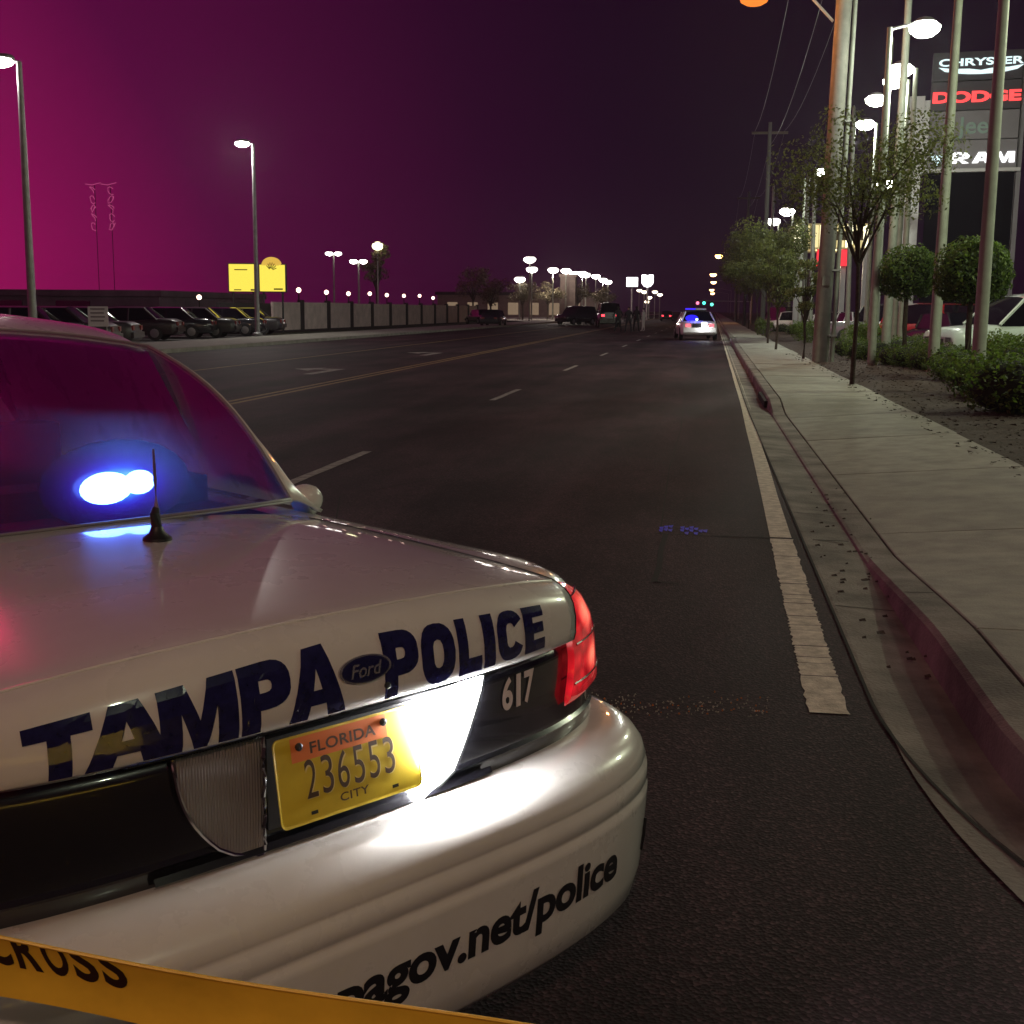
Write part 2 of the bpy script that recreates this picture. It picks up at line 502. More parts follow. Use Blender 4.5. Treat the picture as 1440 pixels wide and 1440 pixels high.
# turn arrows in the middle lane
def turn_arrow(cx, cy, s=1.0):
    # stem comes towards us then bends left: shaft + hooked head
    pts = [(0.10,-1.6),(0.10,0.45),(-0.55,0.45),(-0.55,0.85),(-1.15,0.25),(-0.55,-0.35),(-0.55,0.1),(-0.15,0.1),(-0.15,-1.6)]
    return [(cx + x*s, cy + y*s*1.3) for x, y in pts]
mark('turn_arrow', turn_arrow(-9.0, 29.5), 0.004, PAINTOLD)
mark('turn_arrow', turn_arrow(-9.1, 41.8), 0.004, PAINTOLD)
# tar seams in the near lane
def seam(pts, w=0.02):
    mb = MB()
    for (a, b) in zip(pts[:-1], pts[1:]):
        d = Vector((b[0]-a[0], b[1]-a[1])).normalized(); n = Vector((-d.y, d.x))*w/2
        mb.add([(a[0]+n.x,a[1]+n.y,0.003),(a[0]-n.x,a[1]-n.y,0.003),(b[0]-n.x,b[1]-n.y,0.003),(b[0]+n.x,b[1]+n.y,0.003)], [(0,1,2,3)])
    mb.build('tar_seam', DIRT)['kind'] = 'structure'
seam([(-0.30,8.41),(0.1,8.39),(0.43,8.40),(1.0,8.37)], 0.022)
seam([(-0.22,8.4),(-0.235,7.8),(-0.225,7.3),(-0.24,6.86)], 0.035)
seam([(-0.26,8.4),(-0.3,12),(-0.27,16),(-0.33,24),(-0.2,34)], 0.010)
seam([(-0.24,6.88),(-0.1,6.84)], 0.02)
seam([(-3.3,7.6),(-2.6,8.5),(-2.9,9.6),(-2.3,11.0)], 0.012)
rc = random.Random(19)
for (sx, sy, ang, n_) in ((-2.2,6.0,0.5,26),(0.2,5.2,2.6,16),(-1.4,9.5,1.2,30),(-5.2,12.0,0.3,26),(-0.9,14.0,1.45,30),(-4.6,21.0,0.2,24)):
    pts_ = [(sx, sy)]
    for _ in range(n_):
        ang += rc.uniform(-0.55, 0.55); st_ = rc.uniform(0.05, 0.14)
        sx += st_*cos(ang); sy += st_*sin(ang)
        if sx > 0.36: break
        pts_.append((sx, sy))
    seam(pts_, 0.005)
for i in range(26):
    yj = 3.4 + i*3.05
    if yj < 5.3: continue
    mb = MB(); xj = tot(yj)
    mb.add([(0.72+xj, yj, 0.0078), (1.03+xj, yj, -0.0095), (1.03+xj, yj+0.012, -0.0095), (0.72+xj, yj+0.012, 0.0078)], [(0,1,2,3)])
    h_ = kerb_h(yj)
    mb.add([(1.061+xj, yj, h_+0.002), (1.215+xj, yj, h_+0.006), (1.215+xj, yj+0.012, h_+0.006), (1.061+xj, yj+0.012, h_+0.002)], [(0,1,2,3)])
    mb.build('kerb_joint', DIRT, kerb)
# small bright blue marks on the near lane
bm_ = MB()
for i in range(16):
    x = -0.22 + (i % 9)*0.032 + (0.0 if i % 9 > 2 else -0.05); yy = 8.42 + (i//9)*0.13 + rng.uniform(0, 0.12)
    bm_.add([(x,yy,0.005),(x+0.022,yy-0.03,0.005),(x+0.028,yy+0.09,0.005),(x-0.004,yy+0.07,0.005)], [(0,1,2,3)])
bm_.build('blue_mark', BLUEP)['kind'] = 'structure'
# small pale and amber bits scattered in a band across the lane
for mname, mcol, rough_, cnt, px0, px1 in (('pale_bits', (0.45,0.42,0.36), 0.25, 260, 0, 0), ('amber_bits', (0.75,0.22,0.05), 0.15, 70, 0, 0)):
    gb = MB(); gb.keep = True
    for _ in range(cnt):
        x_ = -0.95 + rc.random()*1.25; y_ = 4.66 + rc.gauss(0, 0.07) + 0.05*sin(x_*5)
        s_ = rc.uniform(0.0022, 0.0055); a_ = rc.uniform(0, 6.3); h_ = rc.uniform(0.003, 0.008)
        gb.add([(x_+s_*cos(a_+k_*2.09), y_+s_*sin(a_+k_*2.09), 0.002) for k_ in range(3)] + [(x_, y_, 0.002+h_)], [(0,1,3),(1,2,3),(2,0,3)])
    tag(gb.build('road_bits', mat(mname, mcol, rough_, coat=0.5)), 'scattered %s on the asphalt beside the patrol car bumper' % ('pale bits' if cnt > 100 else 'amber bits'), 'grit', kind='stuff')
# storm inlet throat in the far kerb
MB().box(0.98, 1.05, 20.2, 22.6, -0.008, 0.10).build('storm_inlet', DIRT, kerb)
st = MB()
for i in range(70):
    x = 0.76 + rng.random()*0.5; yy = 5 + rng.random()*6; s = rng.uniform(0.006, 0.02)
    st.add([(x-s,yy-s,0.009),(x+s,yy-s*.6,0.009),(x+s*.7,yy+s,0.018),(x-s,yy+s*.8,0.012)], [(0,1,2,3)])
tag(st.build('gutter_litter', MULCH), 'small dead leaves and grit lying in the gutter by the kerb', 'litter', kind='stuff')

# =================================================================== POLICE CAR (foreground)
CO = Vector((-0.501, 1.907, 0)); CROT = radians(52.7)
car = empty('police_car', CO, CROT, 'white patrol sedan close to the camera, lettered TAMPA POLICE on the trunk, reverse lamp glowing', 'police car')
NEXP = 3.2
def loop_pt(w, yr, th, D=None, NEXP=3.2):
    """rounded plan outline: th 0 = rear centre, +-pi/2 = side"""
    D = D if D else 0.5 - (0.93 - w)*0.6
    s = sin(th); c = cos(th)
    x = w * (abs(s)**(2/NEXP)) * (1 if s >= 0 else -1)
    y = yr + D*(1 - (max(c, 0)**(2/NEXP)))
    return x, y
def th_for_x(w, x, NEXP=3.2):
    s = min(1.0, abs(x)/w)**(NEXP/2)
    return math.asin(s) * (1 if x >= 0 else -1)
def rear_patch(levels, xs=None, ths=None, off=0.0, mb=None):
    """levels: (z, w, yr). xs: x fractions common to all rows, or list of thetas"""
    P = []
    for (z, w, yr) in levels:
        row = []
        if xs is not None:
            for x in xs:
                xx, yy = loop_pt(w+off, yr-off, th_for_x(w+off, x)); row.append((xx, yy, z))
        else:
            for th in ths:
                xx, yy = loop_pt(w+off, yr-off, th); row.append((xx, yy, z))
        P.append(row)
    return P
def lin(a, b, n): return [a + (b-a)*i/(n-1) for i in range(n)]

# ---- bumper: wraps the whole tail
BL = [(0.195,0.87,0.11),(0.212,0.925,0.045),(0.24,0.944,0.022),(0.29,0.951,0.012),(0.36,0.955,0.006),(0.455,0.957,0.000),(0.470,0.957,0.000),
      (0.476,0.953,0.005),(0.484,0.953,0.005),(0.490,0.956,0.000),(0.520,0.955,0.002),(0.527,0.949,0.008),(0.534,0.949,0.008),(0.541,0.952,0.005),(0.565,0.946,0.013),
      (0.588,0.934,0.030),(0.603,0.918,0.052),(0.611,0.897,0.078),(0.615,0.87,0.105),(0.615,0.80,0.16),(0.60,0.78,0.18)]
TH = [pi/2*math.copysign(abs(t)**0.9, t) for t in lin(-1, 1, 61)]
P = []
for (z, w, yr) in BL:
    row = []
    for th in TH:
        x, y_ = loop_pt(w, yr, th, None, 3.5); row.append((x, y_, z))
    P.append([(row[0][0], 0.92, z)] + [(row[0][0], 0.70, z)] + row + [(row[-1][0], 0.70, z), (row[-1][0], 0.92, z)])
bumper = solid(MB().grid(P).build('bumper', WHITE, car, True, 50), 0.004)
def bump_pt(x, z, off=0.0015):
    for (a, b) in zip(BL[:-1], BL[1:]):
        if a[0] <= z <= b[0]:
            t = (z-a[0])/(b[0]-a[0]); w = a[1]+(b[1]-a[1])*t; yr = a[2]+(b[2]-a[2])*t
            break
    xx, yy = loop_pt(w+off, yr-off, th_for_x(w+off, x, 3.5), None, 3.5); return (xx, yy, z)

# ---- body loops above the bumper
def body_level(z):
    T = [(0.24,0.86,0.20),(0.30,0.91,0.16),(0.60,0.925,0.125),(0.70,0.900,0.120),(0.80,0.882,0.120),(0.85,0.866,0.124),(0.89,0.842,0.138),(0.920,0.82,0.165),(0.943,0.775,0.195),(0.956,0.72,0.235),(0.963,0.66,0.27),(0.967,0.60,0.30)]
    for (a, b) in zip(T[:-1], T[1:]):
        if z <= b[0]:
            t = (z-a[0])/(b[0]-a[0]); return (z, a[1]+(b[1]-a[1])*t, a[2]+(b[2]-a[2])*t)
    return T[-1]
# dark rear panel, corner to corner
lv = [body_level(z) for z in lin(0.585, 0.826, 9)]
P = rear_patch([(z, w, yr+0.012) for z, w, yr in lv], ths=lin(-1.46, 1.46, 71))
panel = solid(MB().grid(P).build('rear_panel', BLACKP, car, True), 0.004)
# thin bright crease on the dark panel above the bumper
P = rear_patch([(z, w, yr+0.012-o) for z, w, yr, o in [(*body_level(0.640),0.0),(*body_level(0.648),0.007),(*body_level(0.656),0.0)]], xs=lin(-0.8, 0.8, 41))
MB().grid(P).build('crease', BLACKP, panel, True)

# ---- quarter panels: nested loops from the corner forward to the nose
ZR = [0.967,0.963,0.956,0.943,0.920,0.89,0.85,0.80,0.70,0.60]
def side_cols():
    return lin(0.50, 5.0, 70)
def hood_drop(y):
    if y < 3.7: return 0.0
    t = (y-3.7)/1.4; return t*t
def nose(y, w):
    if y < 4.5: return w
    t = min(1.0, (y-4.5)/0.60); return w*(1-0.32*t**2.6)
def arch(y):
    z = 0.24
    for yc in (1.36, 4.12):
        d = 0.385**2 - (y-yc)**2
        if d > 0: z = max(z, 0.31 + sqrt(d))
    return z
for sgn in (1, -1):
    P = []
    for z in ZR:
        zz, w, yr = body_level(z)
        row = []
        th0 = th_for_x(w, min(0.628, w*0.985)) if z > 0.81 else 1.40
        for th in lin(th0, pi/2, 16):
            x, y_ = loop_pt(w, yr, th)
            row.append((sgn*x, y_, z))
        for y_ in side_cols():
            if y_ <= row[-1][1]+0.01: y_ = row[-1][1] + 0.01
            h = hood_drop(y_)
            row.append((sgn*nose(y_, w), y_, z - h*0.17*max(0, (z-0.55)/0.44)))
        P.append(row)
    q = MB().grid(P).build('side_panel', WHITE, car, True)
    # lower side with wheel arches
    P = []
    cols = lin(0.925, 4.98, 150)
    for v in lin(0, 1, 8):
        row = []
        for y_ in cols:
            z0 = arch(y_); z = 0.598*(1-v) + (min(z0, 0.70) if z0 > 0.598 else z0)*v
            if z0 > 0.598 and v == 0: z = 0.598
            zz, w, yr = body_level(min(z, 0.6)) 
            row.append((sgn*nose(y_, w), y_, min(z, 0.598)))
        P.append(row)
    MB().grid(P).build('lower_side_panel', WHITE, car, True)
    for (ya, yb) in ((1.75,2.55),(2.56,3.45)):
        MB().box(min(sgn*0.905,sgn*0.932), max(sgn*0.905,sgn*0.932), ya+0.1, ya+0.25, 0.77, 0.80).build('door_handle', DARKPL, q)
# ---- trunk lid
def drop(x): return 0.030*(x/0.66)**2 + 0.02*(abs(x)/0.66)**5
LP = [(0.115,0.830),(0.098,0.842),(0.094,0.862),(0.096,0.90),(0.104,0.935),(0.116,0.962),(0.131,0.980),(0.149,0.991),(0.170,0.997),(0.20,1.000),(0.26,1.003),(0.38,1.007),(0.55,1.010),(0.80,1.013),(1.0,1.014),(1.17,1.012)]
def lid_pt(x, s, off=0.0):
    """x across, s = index along the profile (float)"""
    i = min(int(s), len(LP)-2); t = s-i
    y_ = LP[i][0]+(LP[i+1][0]-LP[i][0])*t; z = LP[i][1]+(LP[i+1][1]-LP[i][1])*t
    dy = LP[i+1][0]-LP[i][0]; dz = LP[i+1][1]-LP[i][1]; l = math.hypot(dy, dz) or 1
    ny, nz = -dz/l, dy/l
    fade = 1.0 if y_ < 0.2 else max(0.0, 1-(y_-0.2)/0.8)
    w = 0.89
    _, sb = loop_pt(w, 0, th_for_x(w, x))
    dr = drop(x) * (0.30 + 0.70*min(1, max(0, (z-0.90)/0.09)))
    if z < 0.9: dr = 0.2*drop(x)*max(0, (z-0.83)/0.07)+0.0
    elif z < 0.93: dr = drop(x)*(0.2+0.2*(z-0.9)/0.03)
    else: dr = drop(x)*(0.4+0.6*min(1, (z-0.93)/0.06))
    return (x, y_ + sb*fade + ny*off, z - dr + nz*off)
def lid_edge(s):   # half width of the lid along its profile
    return 0.605 + 0.012*min(1, s/8) if s < 9 else 0.617 + (s-9)*0.006
P = []
svals = [i*0.5 for i in range(0, 2*(len(LP)-1)+1)]
for s in svals:
    e_ = lid_edge(s)
    P.append([lid_pt(x, s) for x in lin(-e_, e_, 49)])
lid = solid(MB().grid(P).build('trunk_lid', WHITE, car, True, 60), 0.004)
# edge return strips so the lid has a lip
def lid_z_to_s(z):
    for i in range(0, 9):
        if LP[i][1] <= z <= LP[i+1][1]: return i + (z-LP[i][1])/(LP[i+1][1]-LP[i][1])
    return 8
# crest highlight bead (rolled edge of the lid)
bead = MB()
bead.tube([lid_pt(x, 7.6, 0.0005) for x in lin(-0.60, 0.60, 60)], 0.0035, 6)
bead.build('lid_crease', WHITE, lid, True)

for sg_ in (1, -1):
    gp_ = MB(); gp_.tube([lid_pt(sg_*(lid_edge(s)+0.003), s, -0.0008) for s in svals[2:]], 0.0022, 5); gp_.build('panel_gap', DARKPL, lid)
# ---- lettering helper: font outline cut fine and laid on a surface
def text_mesh(txt, bold=0.0, spacing=1.0, shear=0.0):
    cu = bpy.data.curves.new('t', 'FONT'); cu.body = txt; cu.offset = bold; cu.space_character = spacing; cu.shear = shear
    cu.resolution_u = 5
    ob = bpy.data.objects.new('t', cu); COL.objects.link(ob)
    dg = bpy.context.evaluated_depsgraph_get()
    me = bpy.data.meshes.new_from_object(ob.evaluated_get(dg))
    bpy.data.objects.remove(ob); bpy.data.curves.remove(cu)
    return me

def sarc(cx, cy, rx, ry, a0, a1, n, e=2.6):
    out = []
    for i in range(n+1):
        a = radians(a0+(a1-a0)*i/n); c = cos(a); s = sin(a)
        out.append((cx+rx*math.copysign(abs(c)**(2/e), c), cy+ry*math.copysign(abs(s)**(2/e), s)))
    return out
GLYPH = {
 'T': [[(0,1),(0,.70),(.33,.70),(.33,0),(.67,0),(.67,.70),(1,.70),(1,1)]],
 'A': [[(0,0),(.32,1),(.68,1),(1,0),(.68,0),(.635,.19),(.365,.19),(.32,0)], [(.425,.40),(.575,.40),(.5,.70)]],
 'M': [[(0,0),(0,1),(.35,1),(.5,.42),(.65,1),(1,1),(1,0),(.73,0),(.73,.58),(.585,0),(.415,0),(.27,.58),(.27,0)]],
 'P': [[(0,0),(0,1),(.5,1)] + sarc(.5,.66,.5,.34,90,-90,12) + [(.37,.32),(.37,0)], [(.37,.57),(.37,.75),(.48,.75)] + sarc(.48,.66,.14,.09,90,-90,6)],
 'O': [sarc(.5,.5,.5,.5,0,345,23), sarc(.5,.5,.15,.24,0,330,11)],
 'R': [[(0,0),(0,1),(.5,1)] + sarc(.5,.68,.5,.32,90,-90,12) + [(.62,.36),(1,0),(.62,0),(.42,.30),(.34,.30),(.34,0)], [(.34,.57),(.34,.78),(.48,.78)] + sarc(.48,.675,.14,.105,90,-90,6)],
 'L': [[(0,0),(0,1),(.42,1),(.42,.28),(1,.28),(1,0)]],
 'I': [[(0,0),(0,1),(1,1),(1,0)]],
 'C': [sarc(.5,.5,.5,.5,28,332,26) + [(.66,.36)] + sarc(.5,.5,.16,.25,-30,-330,12)[1:-1] + [(.66,.64)]],
 'E': [[(0,0),(0,1),(1,1),(1,.75),(.44,.75),(.44,.62),(.94,.62),(.94,.39),(.44,.39),(.44,.25),(1,.25),(1,0)]],
}
def glyph_mesh(ch_):
    cu = bpy.data.curves.new('g', 'CURVE'); cu.dimensions = '2D'; cu.fill_mode = 'BOTH'
    for poly in GLYPH[ch_]:
        sp = cu.splines.new('POLY'); sp.points.add(len(poly)-1); sp.use_cyclic_u = True
        for q, (x, y) in zip(sp.points, poly): q.co = (x, y, 0, 1)
    ob = bpy.data.objects.new('g', cu); COL.objects.link(ob)
    me = bpy.data.meshes.new_from_object(ob.evaluated_get(bpy.context.evaluated_depsgraph_get()))
    bpy.data.objects.remove(ob); bpy.data.curves.remove(cu)
    return me
def lay_text(txt, fn, name, m, parent, bold=0.0, spacing=1.0, cuts=(24, 5), shear=0.0):
    """fn(u, v) -> local point, u,v in 0..1 of the text box"""
    me = glyph_mesh(txt) if bold == 'block' else text_mesh(txt, bold, spacing, shear)
    bm = bmesh.new(); bm.from_mesh(me)
    bmesh.ops.triangulate(bm, faces=bm.faces)
    xs = [v.co.x for v in bm.verts]; ys_ = [v.co.y for v in bm.verts]
    x0, x1, y0, y1 = min(xs), max(xs), min(ys_), max(ys_)
    for i in range(1, cuts[0]):
        bmesh.ops.bisect_plane(bm, geom=bm.verts[:]+bm.edges[:]+bm.faces[:], plane_co=(x0+(x1-x0)*i/cuts[0],0,0), plane_no=(1,0,0))
    for i in range(1, cuts[1]):
        bmesh.ops.bisect_plane(bm, geom=bm.verts[:]+bm.edges[:]+bm.faces[:], plane_co=(0,y0+(y1-y0)*i/cuts[1],0), plane_no=(0,1,0))
    for v in bm.verts:
        v.co = Vector(fn((v.co.x-x0)/(x1-x0), (v.co.y-y0)/(y1-y0)))
    for f in bm.faces: f.smooth = False
    bm.to_mesh(me); bm.free()
    me.materials.clear(); me.materials.append(m)
    me.name = name
    o = bpy.data.objects.new(name, me); COL.objects.link(o); o.parent = parent
    return o
def lid_fn(x0, x1, zb0, zt0, zb1, zt1, arc=0.0):
    def f(u, v):
        x = x0+(x1-x0)*u
        zb = zb0+(zb1-zb0)*u; zt = zt0+(zt1-zt0)*u
        return lid_pt(x, lid_z_to_s(zb+(zt-zb)*v), 0.0016)
    return f
def letters(word, bounds, fnmk, name, m, parent, bold):
    for ch_, (a, b) in zip(word, bounds):
        lay_text(ch_, fnmk(a, b), name, m, parent, bold, cuts=(8, 7))
TB = [(-0.553,-0.455),(-0.470,-0.340),(-0.355,-0.222),(-0.217,-0.122),(-0.128,-0.014)]
letters('TAMPA', TB, lambda a, b: lid_fn(a, b, 0.842, 0.934+(a+0.55)*0.055, 0.842, 0.934+(b+0.55)*0.055), 'lettering', NAVY, lid, 'block')
PB = [(0.070,0.149),(0.155,0.237),(0.245,0.305),(0.311,0.342),(0.349,0.421),(0.428,0.492)]
letters('POLICE', PB, lambda a, b: lid_fn(a, b, 0.842+(a-0.07)*0.03, 0.958-(a-0.07)*0.02, 0.842+(b-0.07)*0.03, 0.958-(b-0.07)*0.02), 'lettering', NAVY, lid, 'block')
# oval maker emblem
OVB = mat('emblem_blue', (0.012,0.014,0.06), 0.2, coat=1.0)
SILV = mat('emblem_silver', (0.6,0.6,0.62), 0.25, metal=0.8)
def emb_pt(a, r, off): return lid_pt(0.028+0.056*r*cos(a), lid_z_to_s(0.906+0.0235*r*sin(a)), off)
def disc(r, off, n=40):
    mb = MB(); c = emb_pt(0, 0, off)
    ring = [emb_pt(2*pi*k/n, r, off) for k in range(n)]; ring0 = [emb_pt(2*pi*k/n, r, 0) for k in range(n)]
    mb.add([c]+ring, [(0, k+1, (k+1) % n+1) for k in range(n)])
    mb.grid([ring0, ring], closeu=True)
    return mb
emblem = disc(1.0, 0.004).build('emblem', SILV, lid)
disc(0.90, 0.0052).build('emblem_face', OVB, emblem)
lay_text('Ford', lambda u, v: lid_pt(0.028-0.034+0.068*u, lid_z_to_s(0.894+0.022*v), 0.0068), 'emblem_script', SILV, emblem, 0.012, shear=0.3, cuts=(4, 2))
mbk = MB(); p = Vector(lid_pt(0.073, lid_z_to_s(0.868), 0.002)); mbk.lathe([(0.006,0.0),(0.006,-0.004),(0.004,-0.005)], 12, tuple(p), 'y'); mbk.build('keyhole', DARKPL, lid)

# ---- things on the dark panel
def pan_pt(x, z, off=0.0):
    zz, w, yr = body_level(z)
    xx, yy = loop_pt(w+off, yr+0.012-off, th_for_x(w+off, x)); return (xx, yy, z)
PINKW = mat('unit_number_vinyl', (0.62,0.52,0.50), 0.4)
for c_, a, b in (('6', 0.398, 0.430), ('1', 0.441, 0.455), ('7', 0.466, 0.499)):
    lay_text(c_, lambda u, v, a=a, b=b: pan_pt(a+(b-a)*u, 0.733+0.068*v, 0.003), 'unit_number', PINKW, panel, 0.03, cuts=(4, 3))
# reverse lamps either side of the plate
def lamp_outline(sgn):
    # inner straight edge by the plate, outer edge sweeping in towards the bottom
    out = []
    for i in range(13):
        v = i/12
        z = 0.822 - v*0.205
        xo = (0.322 - 0.020*v - 0.135*max(0, v-0.15)**2.2) if sgn < 0 else (0.338 - 0.074*(v/0.79)**1.2 if v < 0.79 else 0.264 - 0.062*((v-0.79)/0.21)**1.6)
        if v > 0.86: xo -= 0.05*((v-0.86)/0.14)**2
        out.append((0.163, max(xo, 0.175), z))
    return out
LENSOFF = bpy.data.materials.new('reverse_lens'); LENSOFF.use_nodes = True
_nt = LENSOFF.node_tree; _b = _nt.nodes['Principled BSDF']
_b.inputs['Base Color'].default_value = (0.24,0.215,0.225,1); _b.inputs['Roughness'].default_value = 0.18; _b.inputs['Coat Weight'].default_value = 0.6
_t = _nt.nodes.new('ShaderNodeTexCoord'); _w = _nt.nodes.new('ShaderNodeTexWave'); _w.wave_type = 'BANDS'; _w.bands_direction = 'X'; _w.inputs['Scale'].default_value = 60
_nt.links.new(_t.outputs['Object'], _w.inputs['Vector'])
_bp = _nt.nodes.new('ShaderNodeBump'); _bp.inputs['Strength'].default_value = 0.9; _bp.inputs['Distance'].default_value = 0.004
_nt.links.new(_w.outputs['Fac'], _bp.inputs['Height']); _nt.links.new(_bp.outputs[0], _b.inputs['Normal'])
LENSON = emit('reverse_lamp_lit', (1.0, 0.98, 0.97), 170)
for sgn, m_ in ((-1, LENSOFF), (1, LENSON)):
    P = []
    for (xi, xo, z) in lamp_outline(sgn):
        P.append([pan_pt(sgn*(xi+(xo-xi)*k/10), z, 0.008 if sgn < 0 else 0.026*max(0.3, 1-k/11)) for k in range(11)])
    o = solid(MB().grid(P).build('reverse_lamp', m_, panel, True), 0.006, 0)
    tr = MB()
    rim = [pan_pt(sgn*xo, z, 0.010) for (xi, xo, z) in lamp_outline(sgn)] + [pan_pt(sgn*0.163, 0.617, 0.010)]
    tr.tube(rim, 0.0035, 6)
    tr.build('lamp_rim', CHROME if sgn < 0 else DARKPL, o, True)
    inner = [pan_pt(sgn*0.163 + 0.0015*sin(i*1.9), z, 0.011) for i, (xi, xo, z) in enumerate(lamp_outline(sgn))]
    if sgn < 0: MB().tube(inner, 0.004, 6).build('lens_edge', CHROME, o, True)
# shelf under the plate where the lamp light spills
P = [[pan_pt(x, 0.603, -0.004) for x in lin(-0.36, 0.36, 25)], [pan_pt(x, 0.622, 0.016) for x in lin(-0.36, 0.36, 25)], [pan_pt(x, 0.634, 0.010) for x in lin(-0.36, 0.36, 25)]]
MB().grid(P).build('panel_ledge', BLACKP, panel, True)
# centre reflector bar / recess lip just under the lid
P = [[pan_pt(x, 0.822, 0.0) for x in lin(-0.40, 0.40, 25)], [pan_pt(x, 0.829, 0.024) for x in lin(-0.40, 0.40, 25)], [pan_pt(x, 0.832, 0.024) for x in lin(-0.40, 0.40, 25)]]
MB().grid(P).build('recess_lip', DARKPL, panel, True)

# ---- licence plate
PLY = mat('plate_yellow', (0.62,0.46,0.03), 0.45, noise=0.08, nscale=12)
PLO = mat('plate_orange', (0.75,0.20,0.05), 0.45)
PLT = mat('plate_ink', (0.06,0.03,0.015), 0.5)
PW, PH = 0.1525, 0.076
pc = Vector((0.010, 0.1165, 0.732))
tilt = radians(10)
def pp(u, v, off=0.0):
    """u,v metres from the plate centre; leans back at the top"""
    return (pc.x+u, pc.y + v*sin(tilt) - off, pc.z + v*cos(tilt))
def plate_shape(w, h, r, off, n=6):
    pts = []
    for (cx, cy_, a0) in ((w-r, h-r, 0), (-w+r, h-r, 90), (-w+r, -h+r, 180), (w-r, -h+r, 270)):
        for k in range(n+1):
            a = radians(a0 + 90*k/n); pts.append(pp(cx+r*cos(a), cy_+r*sin(a), off))
    return pts
p_a = plate_shape(PW, PH, 0.012, 0.0); p_b = plate_shape(PW, PH, 0.012, 0.0022); p_c = plate_shape(PW-0.004, PH-0.004, 0.010, 0.0008)
pm = MB().grid([p_a, p_b, p_c], closeu=True); pm.add(p_c, [tuple(range(len(p_c)))])
plate = pm.build('license_plate', PLY, car)
MB().add([pp(-0.118,0.030,0.0012), pp(0.085,0.030,0.0012), pp(0.085,0.0716,0.0012), pp(-0.118,0.0716,0.0012)], [(0,1,2,3)]).build('plate_band', PLO, plate)
def plate_text(t, x0, x1, z0, z1, name, m, bold, rise=0.0025):
    lay_text(t, lambda u, v: pp(x0+(x1-x0)*u, z0+(z1-z0)*v, rise), name, m, plate, bold, 1.05, cuts=(2, 2))
plate_text('FLORIDA', -0.080, 0.060, 0.039, 0.059, 'plate_lettering', PLT, 0.02, 0.0018)
PLS = mat('plate_emboss_edge', (0.75,0.6,0.25), 0.35)
for i, c_ in enumerate('236553'):
    x0 = -0.097 + i*0.0335
    lay_text(c_, lambda u, v, x0=x0: pp(x0+0.0022+0.0235*u, -0.0365+0.066*v, 0.0022), 'plate_emboss', PLS, plate, 0.012, cuts=(2, 2))
    lay_text(c_, lambda u, v, x0=x0: pp(x0+0.0235*u, -0.035+0.066*v, 0.0032), 'plate_digit', PLT, plate, 0.0, cuts=(2, 2))
plate_text('CITY', -0.030, 0.032, -0.058, -0.043, 'plate_lettering', PLT, 0.015, 0.0018)
for (bx, bz) in ((-0.102, 0.056), (0.078, 0.058)):
    b_ = MB(); b_.lathe([(0.007,0.0),(0.007,-0.004),(0.0035,-0.007)], 10, pp(bx, bz, 0.001), 'y'); b_.build('bolt', DARKPL, plate)
for bx in (-0.085, 0.090):
    MB().add([pp(bx-0.007,-0.064,0.0018), pp(bx+0.007,-0.064,0.0018), pp(bx+0.007,-0.058,0.0018), pp(bx-0.007,-0.058,0.0018)], [(0,1,2,3)]).build('slot', DARKPL, plate)
MB().box(-0.150, 0.160, 0.1315, 0.1338, 0.645, 0.812).build('plate_backing', DARKPL, panel)

def radial_glow(name, stops, strength):
    m = bpy.data.materials.new(name); m.use_nodes = True
    nt = m.node_tree; b = nt.nodes['Principled BSDF']; b.inputs['Base Color'].default_value = (0.004,0.003,0.008,1); b.inputs['Roughness'].default_value = 0.3
    t = nt.nodes.new('ShaderNodeTexCoord'); v = nt.nodes.new('ShaderNodeVectorMath'); v.operation = 'LENGTH'
    vm_ = nt.nodes.new('ShaderNodeVectorMath'); vm_.operation = 'MULTIPLY'; vm_.inputs[1].default_value = (1,0,1)
    nt.links.new(t.outputs['Object'], vm_.inputs[0]); nt.links.new(vm_.outputs[0], v.inputs[0])
    r = nt.nodes.new('ShaderNodeValToRGB'); nt.links.new(v.outputs['Value'], r.inputs[0])
    r.color_ramp.interpolation = 'B_SPLINE'
    r.color_ramp.elements[0].position = stops[0][0]; r.color_ramp.elements[0].color = (*stops[0][1],1)
    r.color_ramp.elements[1].position = stops[-1][0]; r.color_ramp.elements[1].color = (*stops[-1][1],1)
    for p_, c_ in stops[1:-1]:
        e = r.color_ramp.elements.new(p_); e.color = (*c_,1)
    nt.links.new(r.outputs[0], b.inputs['Emission Color']); b.inputs['Emission Strength'].default_value = strength
    return m
BULBD = radial_glow('bulb_glow', [(0.0,(1.0,0.42,0.25)),(0.35,(1.0,0.16,0.10)),(0.7,(0.75,0.03,0.03)),(1.0,(0.40,0.012,0.015))], 1.3)
